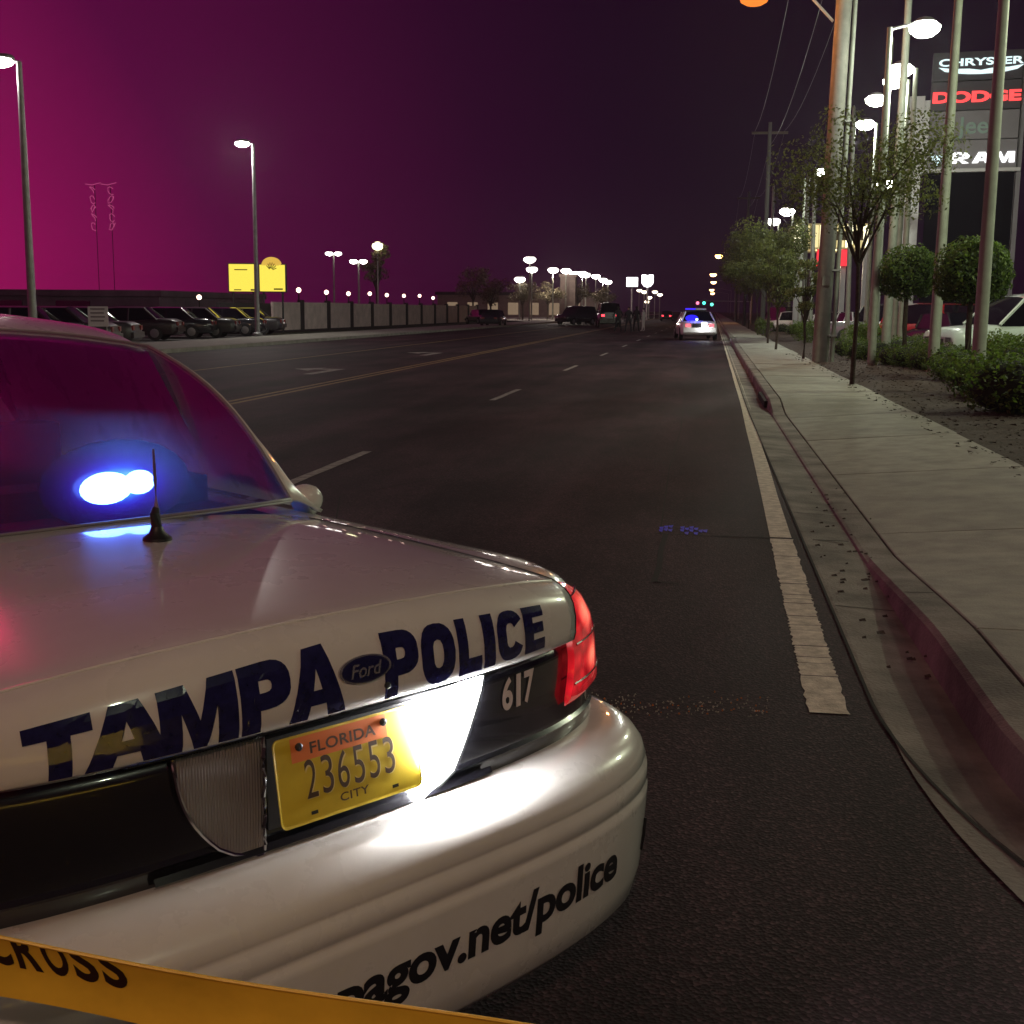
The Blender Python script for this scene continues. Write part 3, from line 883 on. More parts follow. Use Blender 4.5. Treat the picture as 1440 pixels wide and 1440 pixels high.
# ---- tail lamps
REDL = bpy.data.materials.new('tail_lens_red'); REDL.use_nodes = True
_nt = REDL.node_tree; _b = _nt.nodes['Principled BSDF']
_b.inputs['Base Color'].default_value = (0.45,0.008,0.012,1); _b.inputs['Roughness'].default_value = 0.12; _b.inputs['Coat Weight'].default_value = 1.0
_b.inputs['Emission Color'].default_value = (1.0,0.02,0.03,1)
_t = _nt.nodes.new('ShaderNodeTexCoord'); _v = _nt.nodes.new('ShaderNodeTexVoronoi'); _v.inputs['Scale'].default_value = 30
_nt.links.new(_t.outputs['Object'], _v.inputs['Vector'])
_mr = _nt.nodes.new('ShaderNodeMapRange'); _mr.inputs['From Max'].default_value = 0.7; _mr.inputs['To Min'].default_value = 0.75; _mr.inputs['To Max'].default_value = 0.28
_nt.links.new(_v.outputs['Distance'], _mr.inputs[0]); _nt.links.new(_mr.outputs[0], _b.inputs['Emission Strength'])
_ab = _nt.nodes.new('ShaderNodeVectorMath'); _ab.operation = 'ABSOLUTE'; _nt.links.new(_t.outputs['Object'], _ab.inputs[0])
_acc = None
for (_cx, _cz, _r) in ((0.735, 0.868, 0.052), (0.745, 0.772, 0.048)):      # the two bulbs behind the lens
    _s = _nt.nodes.new('ShaderNodeVectorMath'); _s.operation = 'SUBTRACT'; _s.inputs[1].default_value = (_cx, 0.0, _cz); _nt.links.new(_ab.outputs[0], _s.inputs[0])
    _q = _nt.nodes.new('ShaderNodeVectorMath'); _q.operation = 'MULTIPLY'; _q.inputs[1].default_value = (0.8/_r, 0, 1/_r); _nt.links.new(_s.outputs[0], _q.inputs[0])
    _l = _nt.nodes.new('ShaderNodeVectorMath'); _l.operation = 'LENGTH'; _nt.links.new(_q.outputs[0], _l.inputs[0])
    _k = _nt.nodes.new('ShaderNodeMapRange'); _k.interpolation_type = 'SMOOTHSTEP'; _k.inputs['From Min'].default_value = 0.0; _k.inputs['From Max'].default_value = 1.0; _k.inputs['To Min'].default_value = 1.0; _k.inputs['To Max'].default_value = 0.0
    _nt.links.new(_l.outputs['Value'], _k.inputs[0])
    if _acc is None: _acc = _k.outputs[0]
    else:
        _ad = _nt.nodes.new('ShaderNodeMath'); _ad.operation = 'MAXIMUM'; _nt.links.new(_acc, _ad.inputs[0]); _nt.links.new(_k.outputs[0], _ad.inputs[1]); _acc = _ad.outputs[0]
_st = _nt.nodes.new('ShaderNodeMath'); _st.operation = 'MULTIPLY_ADD'; _st.inputs[1].default_value = 1.7; _nt.links.new(_acc, _st.inputs[0]); _nt.links.new(_mr.outputs[0], _st.inputs[2])
_nt.links.new(_st.outputs[0], _b.inputs['Emission Strength'])
_cm = _nt.nodes.new('ShaderNodeMix'); _cm.data_type = 'RGBA'; _cm.inputs[6].default_value = (1.0,0.015,0.03,1); _cm.inputs[7].default_value = (1.0,0.20,0.12,1); _nt.links.new(_acc, _cm.inputs[0]); _nt.links.new(_cm.outputs[2], _b.inputs['Emission Color'])

HOT = emit('tail_bulb', (1.0,0.16,0.10), 2.6)
for sgn in (1, -1):
    P = []
    zs = lin(0.690, 0.940, 15)
    for i, z in enumerate(zs):
        zz, w, yr = body_level(z); v = i/14
        xin = 0.612 + 0.026*sin(pi*min(1, v*1.25)) - 0.006*v
        off = 0.012 if 0 < i < 14 else 0.001
        row = []
        th0 = th_for_x(w+off, xin); 
        x, y_ = loop_pt(w+0.001, yr-0.001+0.0, th0); row.append((sgn*x, y_+0.006, z))
        thend = 1.42 - 0.42*max(0, v-0.35)**1.2*2.2
        for th in lin(th0, max(th0+0.06, thend), 15):
            x, y_ = loop_pt(w+off, yr-off+0.004, th); row.append((sgn*x, y_, z))
        x, y_ = loop_pt(w, yr+0.004, max(th0+0.07, thend+0.02)); row.append((sgn*(x-0.01), y_, z))
        P.append(row)
    tl = MB().grid(P).build('tail_light', REDL, car, True)
    for zc in (0.818, 0.735, 0.905):
        zz, w, yr = body_level(zc); 
        mb = MB(); xi_ = 0.638 if zc > 0.75 else 0.625
        mb.tube([(lambda q: (sgn*q[0], q[1], zc))(loop_pt(w+0.0125, yr-0.0085, th)) for th in lin(th_for_x(w, xi_), 1.30 if zc < 0.85 else 1.05, 14)], 0.0028, 5)
        mb.build('lens_rib', mat('lens_rib_red', (0.10,0.004,0.006), 0.2, coat=1), tl)
# ---- bumper lettering and crease dents
INK = mat('black_vinyl', (0.010,0.010,0.012), 0.35)
url = 'tampagov.net/police'
me_ = None
def url_fn(u, v):
    x = -0.290 + (0.645+0.290)*u
    return bump_pt(x, 0.316 + 0.106*v, 0.002)
lay_text(url, url_fn, 'web_address', INK, bumper, 0.034, 0.98, cuts=(60, 4))
sc_ = MB(); sc_.tube([bump_pt(0.80, 0.33, 0.002), bump_pt(0.805, 0.365, 0.003), bump_pt(0.815, 0.40, 0.002)], 0.0035, 5); sc_.build('scrape', INK, bumper)

# ---- greenhouse
def gl(u, v, off=0.0):
    """rear window: u -1..1, v 0 bottom .. 1 top"""
    wb, wt = 0.655, 0.575
    w = wb + (wt-wb)*v - 0.0 + 0.012*sin(pi*v)
    yb = 1.17 + 0.09*abs(u)**2.4; yt = 1.93 - 0.04*abs(u)**2.4 + 0.03*(1-u*u)
    zb = 1.012 - 0.012*u*u; zt = 1.438 - 0.052*abs(u)**2.2
    y_ = yb + (yt-yb)*v; z = zb + (zt-zb)*v
    bulge = 0.075*sin(pi*v*0.92)
    return (u*w, y_ - bulge*0.50 - off*0.5, z + bulge*0.75 + off*0.8)
GL = bpy.data.materials.new('rear_window_glass'); GL.use_nodes = True
_nt = GL.node_tree
for n in list(_nt.nodes): _nt.nodes.remove(n)
_o = _nt.nodes.new('ShaderNodeOutputMaterial'); _tl = _nt.nodes.new('ShaderNodeBsdfTranslucent'); _tl.inputs[0].default_value = (0.8,0.8,0.8,1); _mt = _nt.nodes.new('ShaderNodeMixShader'); _mt.inputs[0].default_value = 0.10; _m = _nt.nodes.new('ShaderNodeMixShader'); _f = _nt.nodes.new('ShaderNodeFresnel'); _f.inputs[0].default_value = 1.5
_tr = _nt.nodes.new('ShaderNodeBsdfTransparent'); _tr.inputs[0].default_value = (0.55,0.52,0.60,1)
_g = _nt.nodes.new('ShaderNodeBsdfGlossy'); _g.inputs['Roughness'].default_value = 0.02; _g.inputs[0].default_value = (0.95,0.95,0.95,1)
_mx = _nt.nodes.new('ShaderNodeMath'); _mx.operation = 'ADD'; _mx.inputs[1].default_value = 0.22; _mx.use_clamp = True; _nt.links.new(_f.outputs[0], _mx.inputs[0]); _nt.links.new(_mx.outputs[0], _m.inputs[0]); _nt.links.new(_tr.outputs[0], _mt.inputs[1]); _nt.links.new(_tl.outputs[0], _mt.inputs[2]); _nt.links.new(_mt.outputs[0], _m.inputs[1]); _nt.links.new(_g.outputs[0], _m.inputs[2]); _nt.links.new(_m.outputs[0], _o.inputs[0])
P = [[gl(u, v) for u in lin(-1, 1, 31)] for v in lin(0, 1, 17)]
rw = MB().grid(P).build('rear_window', GL, car, True)
# black frit + bright seal round the glass
se = MB()
edge = [gl(-1, v, 0.003) for v in lin(1, 0, 17)] + [gl(u, 0, 0.003) for u in lin(-1, 1, 31)] + [gl(1, v, 0.003) for v in lin(0, 1, 17)] + [gl(u, 1, 0.003) for u in lin(1, -1, 31)]
se.tube(edge, 0.005, 6); se.build('window_seal', mat('seal_grey', (0.22,0.20,0.21), 0.4), rw, True)
ch = MB(); ch.tube([gl(u, -0.012, 0.006) for u in lin(-1, 1, 31)], 0.0035, 6); ch.build('window_trim', STEEL, rw, True)
# roof
def roof_pt(u, y_):
    t = (y_-1.93)/1.25
    z = 1.438 + 0.072*sin(pi*min(1, max(0, t))**0.8*0.92) - 0.052*abs(u)**2.2 - 0.03*max(0, t-0.6)
    w = 0.575 + 0.03*min(1, max(0, t)*3)
    yy = y_ - (0.04*abs(u)**2.4 - 0.03*(1-u*u))*(1-min(1, max(0, t))) 
    return (u*w, yy, z)
P = [[roof_pt(u, y_) for u in lin(-1, 1, 21)] for y_ in lin(1.93, 3.15, 16)]
solid(MB().grid(P).build('roof', WHITE, car, True), 0.01)
# side of the cabin: pillars + side glass
for sgn in (1, -1):
    def side_top(y_): 
        p = roof_pt(1.0, y_) if y_ >= 1.93 else gl(1, max(0.0, (y_-1.26)/(1.89-1.26)))
        return p
    P = []
    for y_ in lin(1.26, 1.93, 12):
        top = gl(1, (y_-1.26)/0.67, 0.004); top = (top[0], top[1], top[2])
        bx = 0.79; by = top[1] + 0.10; bz = 0.955
        row = []
        for v in lin(0, 1, 7):
            x = top[0] + 0.012 + (bx-top[0]-0.012)*(v**0.75); z = top[2] + (bz-top[2])*v
            row.append((sgn*x, top[1]+0.01*v + (by-top[1])*v*0.3, z))
        P.append([(sgn*(top[0]+0.002), top[1], top[2])] + row)
    pil = solid(MB().grid(P).build('pillar', WHITE, car, True), 0.01)
    P = []
    for y_ in lin(1.88, 3.75, 22):
        rp = roof_pt(1.0, min(y_, 3.15)); tz = rp[2]; tx = rp[0]
        if y_ > 3.15: k = (y_-3.15)/0.65; tz = rp[2]*(1-k)+0.99*k; tx = rp[0]*(1-k)+0.76*k
        P.append([(sgn*(tx + (0.80-tx)*v), y_, tz + (0.955-tz)*v) for v in lin(0, 1, 6)])
    cs_ = MB().grid(P).build('cabin_side', WHITE, car, True)
    for (ya, yb) in ((2.02,2.62),(2.72,3.30)):
        Q = []
        for y_ in lin(ya, yb, 6):
            rp = roof_pt(1.0, min(y_, 3.15)); tz = rp[2]-(0.0 if y_ < 3.15 else (y_-3.15)*0.7); tx = rp[0]
            Q.append([(sgn*(tx + (0.80-tx)*v + 0.006), y_, tz + (0.955-tz)*v) for v in (0.14, 0.92)])
        MB().grid(Q).build('side_window', GLASSD, cs_)
# white root of the far pillar standing proud of the trunk shoulder
rt = MB(); rt.lathe([(0.001,0.0),(0.030,0.004),(0.048,0.018),(0.056,0.040),(0.052,0.070),(0.04,0.10)], 18, (0,0,0), 'y')
Mx = Matrix.Translation((0.785,1.33,0.968)) @ Matrix.Rotation(radians(10), 4, 'X') @ Matrix.Scale(0.82, 4)
rt.v = [tuple(Mx @ Vector(v)) for v in rt.v]
rt.build('pillar_root', WHITE, car, True)
# windshield, hood, nose
P = [[(u*(0.60+0.14*v), 3.15+0.62*v+0.06*(1-u*u), 1.44-0.46*v-0.04*u*u*(1-v)) for u in lin(-1, 1, 13)] for v in lin(0, 1, 6)]
MB().grid(P).build('windshield', GLASSD, car, True)
P = [[(u*nose(y_, 0.70), y_ + 0.05*(1-u*u), 1.0-hood_drop(y_)*0.17-0.03*u*u) for u in lin(-1, 1, 13)] for y_ in lin(3.6, 4.98, 14)]
solid(MB().grid(P).build('hood', WHITE, car, True), 0.01)
MB().box(-0.62, 0.62, 4.95, 5.02, 0.30, 0.80).build('front_bumper', WHITE, car)
MB().box(-0.30, 0.30, 5.02, 5.035, 0.55, 0.72).build('grille', DARKPL, car)
for sgn in (1, -1):
    MB().box(min(sgn*0.36, sgn*0.62), max(sgn*0.36, sgn*0.62), 5.0, 5.04, 0.58, 0.73).build('headlight', CHROME, car)
    wm = MB(); wm.box(0, sgn*0.14 if sgn > 0 else 0.0, -0.04, 0.04, -0.05, 0.06) if sgn > 0 else wm.box(-0.14, 0, -0.04, 0.04, -0.05, 0.06)
    o = wm.build('door_mirror', WHITE, car); o.location = (sgn*0.80, 3.45, 0.98)
# floor / dark liner so nothing shows through
MB().box(-0.80, 0.80, 0.35, 4.9, 0.23, 0.30).build('underbody', DARKPL, car)
# wheels
for yc in (1.36, 4.12):
    for sgn in (1, -1):
        w_ = MB().lathe([(0.22,-0.11),(0.30,-0.105),(0.325,-0.07),(0.33,0),(0.325,0.07),(0.30,0.105),(0.22,0.11)], 32, (0,0,0), 'x').build('wheel', RUBBER, car, True)
        w_.location = (sgn*0.79, yc, 0.33)
        MB().lathe([(0.225,sgn*0.085),(0.21,sgn*0.10),(0.10,sgn*0.112),(0.04,sgn*0.125)], 24, (0,0,0), 'x').build('rim', RIM, w_, True)
# interior
SEATM = mat('dark_upholstery', (0.02,0.018,0.022), 0.9)
SHELFM = mat('parcel_shelf_fabric', (0.035,0.03,0.04), 0.9)
MB().box(-0.62, 0.62, 1.22, 1.62, 0.90, 0.965).build('parcel_shelf', SHELFM, car)
MB().box(-0.60, 0.60, 1.60, 1.75, 0.45, 1.04).build('rear_seat', SEATM, car)
for x in (-0.36, 0.36): MB().box(x-0.25, x+0.25, 2.6, 2.75, 0.45, 1.12).build('front_seat', SEATM, car)
# warning lamps on the shelf behind the glass
BLUC = emit('blue_led_core', (0.10,0.26,1.0), 34)
BLUH = emit('blue_led_lens', (0.035,0.0,1.0), 1.25)
REDC = emit('red_led_core', (1.0,0.03,0.06), 6)
REDH = emit('red_led_lens', (1.0,0.0,0.05), 1.2)
BLUD = radial_glow('blue_halo', [(0.0,(0.25,0.8,1.0)),(0.30,(0.06,0.35,1.0)),(0.40,(0.04,0.03,0.9)),(0.52,(0.03,0.0,0.40)),(0.70,(0.02,0.0,0.10)),(1.0,(0,0,0))], 2.2)
REDD = radial_glow('red_halo', [(0.0,(1.0,0.15,0.2)),(0.30,(1.0,0.02,0.06)),(0.55,(0.4,0.0,0.06)),(0.75,(0.10,0.0,0.03)),(1.0,(0,0,0))], 1.6)
CAMV = Vector((0.30, -0.95, 0.35)).normalized()
def warn(c, core_m, lens_m, dx, red=False):
    h = MB().box(c[0]-dx-0.03, c[0]+dx+0.03, c[1]+0.05, c[1]+0.12, 0.965, c[2]+0.05).build('warning_lamp', DARKPL, car)
    mb = MB(); ellip(mb, (0,0,0), (1,0.12,1), 24); o = mb.build('lens', REDD if red else BLUD, h, True); o.location = (c[0], c[1]+0.03, c[2]); o.scale = (dx+0.125, 0.10, 0.118)  # oversized glowing disc, fading outward, paints the bloom halo around the lamp
    mb = MB(); ellip(mb, (c[0]-dx*0.52, c[1], c[2]-0.004), (dx*0.86, 0.02, 0.042)); ellip(mb, (c[0]+dx*0.55, c[1], c[2]+0.004), (dx*0.52, 0.02, 0.032))
    mb.build('led_core', core_m, h, True)
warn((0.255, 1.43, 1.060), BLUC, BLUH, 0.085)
warn((-0.262, 1.43, 1.045), REDC, REDH, 0.085, True)

# ---- antenna on the trunk
ab = Vector(lid_pt(0.07, 13.5, 0.0))
an = MB().lathe([(0.032,0.0),(0.031,0.006),(0.018,0.016),(0.012,0.030)], 18, tuple(ab)).build('antenna_base', DARKPL, car, True)
mb = MB(); mb.tube([ab+Vector((0,0,0.02)), ab+Vector((-0.002,0.002,0.06)), ab+Vector((0.003,0.004,0.07))], [0.013,0.011,0.008], 10); mb.build('antenna_spring', DARKPL, an, True)
mb = MB(); mb.tube([ab+Vector((0.003,0.004,0.07)), ab+Vector((0.004,0.008,0.13)), ab+Vector((0.004,0.010,0.200))], [0.0055,0.0045,0.0022], 8); mb.build('whip', mat('antenna_whip', (0.25,0.2,0.25), 0.3, metal=0.6), an, True)

# ---- roof light bar, mostly outside the frame
lb = MB().box(-0.60, 0.36, 2.50, 2.74, 1.51, 1.53).build('light_bar_base', DARKPL, car)
mb = MB(); mb.box(-0.30, 0.30, 2.52, 2.72, 1.53, 1.60); o = mb.build('light_bar_red', REDH, lb)
mb = MB(); mb.box(-0.60, -0.305, 2.52, 2.72, 1.53, 1.60); o = mb.build('light_bar_blue', BLUH, lb)
def add_light(name, kind, loc, energy, color, parent=None, size=0.1, spot=None, rot=None, blend=0.6):
    ld = bpy.data.lights.new(name, kind); ld.energy = energy; ld.color = color
    if kind in ('POINT', 'SPOT'): ld.shadow_soft_size = size
    if spot: ld.spot_size = radians(spot); ld.spot_blend = blend
    o = bpy.data.objects.new(name, ld); COL.objects.link(o); o.location = loc
    if parent: o.parent = parent
    if rot is not None: o.rotation_euler = rot
    return o
def aim(v):
    return Vector(v).to_track_quat('-Z', 'Y').to_euler()
RED_W = 12.0
add_light('red_beacon', 'SPOT', (0.16, 2.44, 1.62), RED_W, (1.0, 0.02, 0.13), lb, 0.03, 110, aim((-0.33, -0.94, 0.42)), 1.0)
add_light('red_shelf_beacon', 'POINT', (-0.30, 1.62, 1.16), 7, (1.0, 0.01, 0.32), car, 0.03).data.specular_factor = 0.0

# =================================================================== BARRICADE TAPE
TAPE = mat('yellow_tape', (0.95,0.60,0.05), 0.42, noise=0.08, nscale=10, bump=0.15, bscale=14)
TAPE_INK = mat('tape_ink', (0.03,0.012,0.006), 0.5)
def cam_pt(px, py, D):
    return Vector((0,0,CAM_H)) + ray_dir(px, py)*D
def tape_pt(u, v):
    """u 0..1 left to right, v 0 bottom .. 1 top edge"""
    px = -420 + 1500*u
    D = 1.28 + 0.10*u
    ytop = 1318 + (px)*0.174 + 6*sin(px/170.0)
    hgt = 0.083
    p = cam_pt(px, ytop, D)
    d = (cam_pt(px, ytop+10, D) - p); d.normalize()
    lean = 0.010*sin(px/140.0+1)
    return p + Vector((0,0,-1))*hgt*(1-v)*0.985 + Vector((0.1,0.9,0)).normalized()*((1-v)*(0.010+lean)+0.006*sin(v*pi))
P = [[tape_pt(u, v) for u in lin(0, 1, 80)] for v in lin(0, 1, 9)]
tape = MB().grid(P).build('barricade_tape', TAPE, None, True)
tag(tape, 'yellow plastic barricade tape with black capital letters stretched across in front of the rear bumper', 'tape')
# rolled upper edge
mb = MB(); mb.tube([tape_pt(u, 1.0) for u in lin(0, 1, 80)], 0.0022, 6); mb.build('tape_edge', TAPE, tape, True)
for i, c_ in enumerate('CROSS'):
    u0 = (420 + -28 + i*41)/1500; u1 = u0 + 34/1500
    lay_text(c_, lambda u, v, a=u0, b=u1: tape_pt(a+(b-a)*u, min(0.992, 0.50+0.70*v)) + Vector((0,-0.0012,0.0)), 'tape_lettering', TAPE_INK, tape, 0.03, cuts=(3, 6))

# =================================================================== LAMPS AND POLES
GLOW = {}
def lot_lamp(name, x, y, h, label, cat, group, m_em, pm=None, r=0.10, heads=((0.0,),), hx=0.6, pole_r=None, head_dx=0.0, es=1.0, watt=0, lcol=(0.95,1,0.85), base=0.0, hr=None):
    root = empty(name, (x, y, base), 0, label, cat, group)
    pr = pole_r or r
    mb = MB().tube([(0,0,0),(0,0,h)], [pr, pr*0.62], 10); mb.build('pole', pm or POLEP, root, True)
    MB().lathe([(pr*1.7,0),(pr*1.7,0.12),(pr*1.1,0.16)], 12).build('base_plate', STEEL, root)
    for dx in (head_dx if isinstance(head_dx, (list, tuple)) else [head_dx]):
        if abs(dx) > 0.05:
            MB().tube([(0,0,h-0.05),(dx*0.8,0,h+0.10)], 0.04, 6).build('arm', STEEL, root, True)
        hrr = hr or 0.34
        hd = MB().lathe([(0.06,0.20*hrr/0.34),(hrr*0.45,0.17*hrr/0.34),(hrr*0.72,0.10*hrr/0.34),(hrr*0.74,0.085*hrr/0.34)], 14, (dx,0,h)).build('lamp_head', STEEL, root, True)
        mb = MB(); mb.lathe([(hrr*0.70,0.08*hrr/0.34),(hrr*1.0,0.0),(hrr*0.92,-0.10*hrr/0.34),(hrr*0.55,-0.20*hrr/0.34),(0.02,-0.24*hrr/0.34)], 14, (dx,0,h-0.004)); mb.build('lens', m_em, hd, True)
        if watt:
            add_light('lamp_light', 'POINT', (dx, 0, h-0.35*hrr/0.34), watt, lcol, root, 0.2)
    return root
# row of dealership lot lamps
lot = [(1300,43,34.0,'tallest lot lamp of the dealership row, largest glowing head, beside a bare pole',520),
       (1267,101,41.5,'lot lamp second nearest in the dealership row, glowing head just above its neighbour',0),
       (1258,117,44.5,'lot lamp third in the dealership row, its glow touching the lamp above it',1500),
       (1232,143,48.5,'lot lamp fourth in the dealership row, above the street tree crown',0),
       (1217,177,54.0,'lot lamp fifth in the dealership row, glowing at the top edge of the street tree',1500),
       (1154,243,72.0,'lot lamp glowing left of the big concrete utility pole, above the dark trees',1500),
       (1245,260,58.5,'low lot lamp glowing through the branches right of the street tree',0),
       (1107,298,100.0,'far lot lamp with bright oval head over the distant dark trees',0),
       (1088,312,114.0,'farthest small lot lamp over the distant dark trees',0)]
for (px, py, Y, lab, wt) in lot:
    p = at_y(px, py, Y)
    lot_lamp('lot_lamp', p.x+ (0.45 if px != 1300 else -0.85), Y, p.z+0.10, lab, 'lot lamp', 'lot lamps of the dealership', E_GREEN if py < 200 else E_WHITE, r=0.11, head_dx=-0.45 if px != 1300 else 0.85, watt=wt, hr=0.40 if Y < 80 else 0.6)
# tall tapered poles in front of the lot (tops outside the frame carry lamps)
def tall_pole(px_b, py_b, px_t, py_t, Y, w_b, lab, lamp=False, h=None, m=POLEP):
    a = at_y(px_b, py_b, Y); b = at_y(px_t, py_t, Y)
    x = a.x; 
    top = Z_at(px_t, py_t, Y)
    if h: top = h
    root = empty('tall_pole', (x, Y, 0.05), 0, lab, 'pole', 'tall pale poles along the dealership front')
    rb = w_b*Y/FOC/2
    MB().tube([(0,0,0),(0,0,top*0.5),(0,0,top-0.1),(0,0,top)], [rb, rb*0.82, rb*0.62, 0.02], 12).build('shaft', m, root, True)
    MB().lathe([(rb*1.5,0),(rb*1.5,0.10),(rb*1.05,0.14)], 12).build('base_plate', STEEL, root)
    root.rotation_euler = (0, math.atan((b.x-a.x)/(b.z-a.z)), 0)
    root.location.x = a.x - (b.x-a.x)/(b.z-a.z)*a.z
    return root
tall_pole(1377,488,1412,0,23.5,19,'rightmost tall pale pole, thickest of the row, in front of the right round tree',h=9.5)
tall_pole(1315,468,1348,0,30.0,15.5,'tall pale pole between the two clipped round trees',h=10.5)
tall_pole(1248,449,1278,0,37.0,13,'tall pale pole left of the left round tree, beside the sign tower leg',h=12)
tall_pole(1226,453,1254,52,45.0,10,'tall pale pole with pointed tip seen inside the photo, behind the street tree')
tall_pole(1192,440,1201,150,52.0,7,'slim pale pole rising just right of the big utility pole')
for i, (px, Y) in enumerate(((1146,62),(1136,70),(1131,76),(1087,98))):
    tall_pole(px-6,430,px+1,236+i*8,Y,7-i*0.6,('slim pole left of the utility pole, nearest of the distant cluster','slim pole in the middle of the distant cluster left of the utility pole','leftmost slim pole of the distant cluster by the lit canopy','farthest thin pole among the dark street trees')[i])

# big concrete utility pole with riser pipe, sodium street lamp on a long arm
uY = 36.0; up_ = at_y(1153, 505, uY); upt = at_y(1187, 0, uY)
util = empty('utility_pole', (up_.x, uY, 0.05), 0, 'big round concrete utility pole at the sidewalk edge with a pale riser pipe', 'utility pole')
LEAN = (upt.x-up_.x)/(upt.z-up_.z); util.rotation_euler = (0, math.atan(LEAN), 0)
hb = 0.225
MB().tube([(0,0,0),(0,0,14)], [hb,0.215], 20).build('shaft', POLEC, util, True)
MB().tube([(hb+0.09,-0.1,0),(hb+0.08,-0.1,7),(hb+0.05,-0.1,13)], 0.06, 10).build('riser_pipe', POLEP, util, True)
for z in (0.8, 2.6, 4.6, 6.6): MB().box(hb*0.7, hb+0.17, -0.20, 0.02, z, z+0.05).build('strap', STEEL, util)
for z in (2.2, 5.5): MB().box(-0.10, 0.10, -hb-0.012, -hb+0.03, z, z+0.25).build('pole_tag', POLEC, util)
sl = empty('street_lamp', (up_.x + LEAN*9.2, uY, 9.2), 0, 'orange sodium street lamp on an arm over the road at the top of the photo', 'street lamp', 'sodium street lamps over the road')
MB().tube([(-0.25,0,0.1),(-0.9,-0.1,0.75),(-1.6,-0.2,1.05)], 0.04, 8).build('arm', STEEL, sl, True)
hx_ = at_y(1060, -2, uY).x - sl.location.x
MB().tube([(-1.6,-0.2,1.05),(hx_+0.1,-0.3,1.02)], [0.04,0.05], 8).build('arm_end', STEEL, sl, True)
zh = Z_at(1060, -5, uY-0.4) - 9.25
MB().tube([(-1.6,-0.25,1.05),(hx_,-0.35,zh+0.16)], [0.04,0.04], 8).build('arm_tip', STEEL, sl, True)
hd = MB().lathe([(0.10,0.22),(0.30,0.16),(0.42,0.04),(0.40,0.0)], 16, (hx_,-0.4,zh+0.02)).build('lamp_head', STEEL, sl, True)
MB().lathe([(0.39,0.0),(0.36,-0.10),(0.22,-0.18),(0.03,-0.21)], 16, (hx_,-0.4,zh+0.015)).build('lens', E_SODNEAR, hd, True)
add_light('lamp_light', 'POINT', (hx_, -0.4, zh-0.32), 420, (1.0,0.36,0.10), sl, 0.25)

# street lamps down the road
for i, (px, py, Y, em, s, lab) in enumerate(((1011,358,150,E_SOD,0.42,'sodium street lamp with star glow above the distant police car'),(1003,385,240,E_AMB,0.62,'amber street lamp below the big sodium lamp, first of the dotted row'),(1003.5,396,300,E_AMB,0.66,'amber street lamp second of the dotted row above the horizon'),(1001,407,390,E_AMB,0.7,'amber street lamp third of the dotted row above the horizon'),(1002,412,480,E_AMB,0.8,'amber street lamp lowest of the dotted row above the horizon'))):
    p = at_y(px, py, Y)
    xp = 4.0 + Y*0.009
    r_ = empty('street_lamp', (xp, Y, 0.1), 0, lab, 'street lamp', 'sodium street lamps over the road')
    MB().tube([(0,0,0),(0,0,p.z-0.3)], [0.12,0.07], 8).build('pole', POLEC, r_, True)
    MB().tube([(0,0,p.z-0.4),((p.x-xp)*0.5,0,p.z+0.1),(p.x-xp,0,p.z+0.12)], 0.04, 6).build('arm', STEEL, r_, True)
    hd = MB().lathe([(0.1,s*0.7),(s,s*0.35),(s*0.98,s*0.3)], 12, (p.x-xp,0,p.z-0.3)).build('lamp_head', STEEL, r_, True)
    MB().lathe([(s*0.97,0.29*s),(s,0.0),(s*0.7,-0.45*s),(0.02,-0.6*s)], 12, (p.x-xp,0,p.z-0.3)).build('lens', em, hd, True)
    if i == 0: add_light('lamp_light', 'POINT', (p.x-xp,-0.1,p.z-0.8), 900, (1.0,0.5,0.2), r_, 0.3)

# unseen lamps added behind and beside the view to light car, pavement and shrubs
r_ = empty('street_lamp', (3.6, -9.0, 0.1), 0, 'added unseen sodium fill lamp behind the viewer on the sidewalk side', 'street lamp', 'sodium street lamps over the road')
MB().tube([(0,0,0),(0,0,8.6)], [0.14,0.08], 10).build('pole', POLEC, r_, True)
MB().tube([(0,0,8.5),(-1.2,0,9.0),(-2.6,0,9.05)], 0.045, 8).build('arm', STEEL, r_, True)
hd = MB().lathe([(0.1,0.24),(0.30,0.16),(0.36,0.04),(0.35,0.0)], 14, (-2.8,0,8.95)).build('lamp_head', STEEL, r_, True)
MB().lathe([(0.34,0.0),(0.30,-0.1),(0.03,-0.2)], 14, (-2.8,0,8.945)).build('lens', E_SOD, hd, True)
add_light('lamp_light', 'POINT', (-2.8,0,8.6), FILL_SOD, (1.0,0.62,0.42), r_, 0.12)
for (x, y, wt, lb_) in ((14.5, 18.0, FILL_LOT1, 'added unseen fill lamp in the dealership lot beside the viewer'), (12.0, -4.0, FILL_LOT2, 'added unseen fill lamp behind the viewer across the side street'), (9.8, 25.5, 1300, 'added unseen fill lamp above the frame over the right round tree')):
    lot_lamp('lot_lamp', x, y, 8.6, lb_, 'lot lamp', 'lot lamps of the dealership', E_GREEN, r=0.11, head_dx=-0.45, watt=wt, lcol=(0.92,1.0,0.68), hr=0.36)

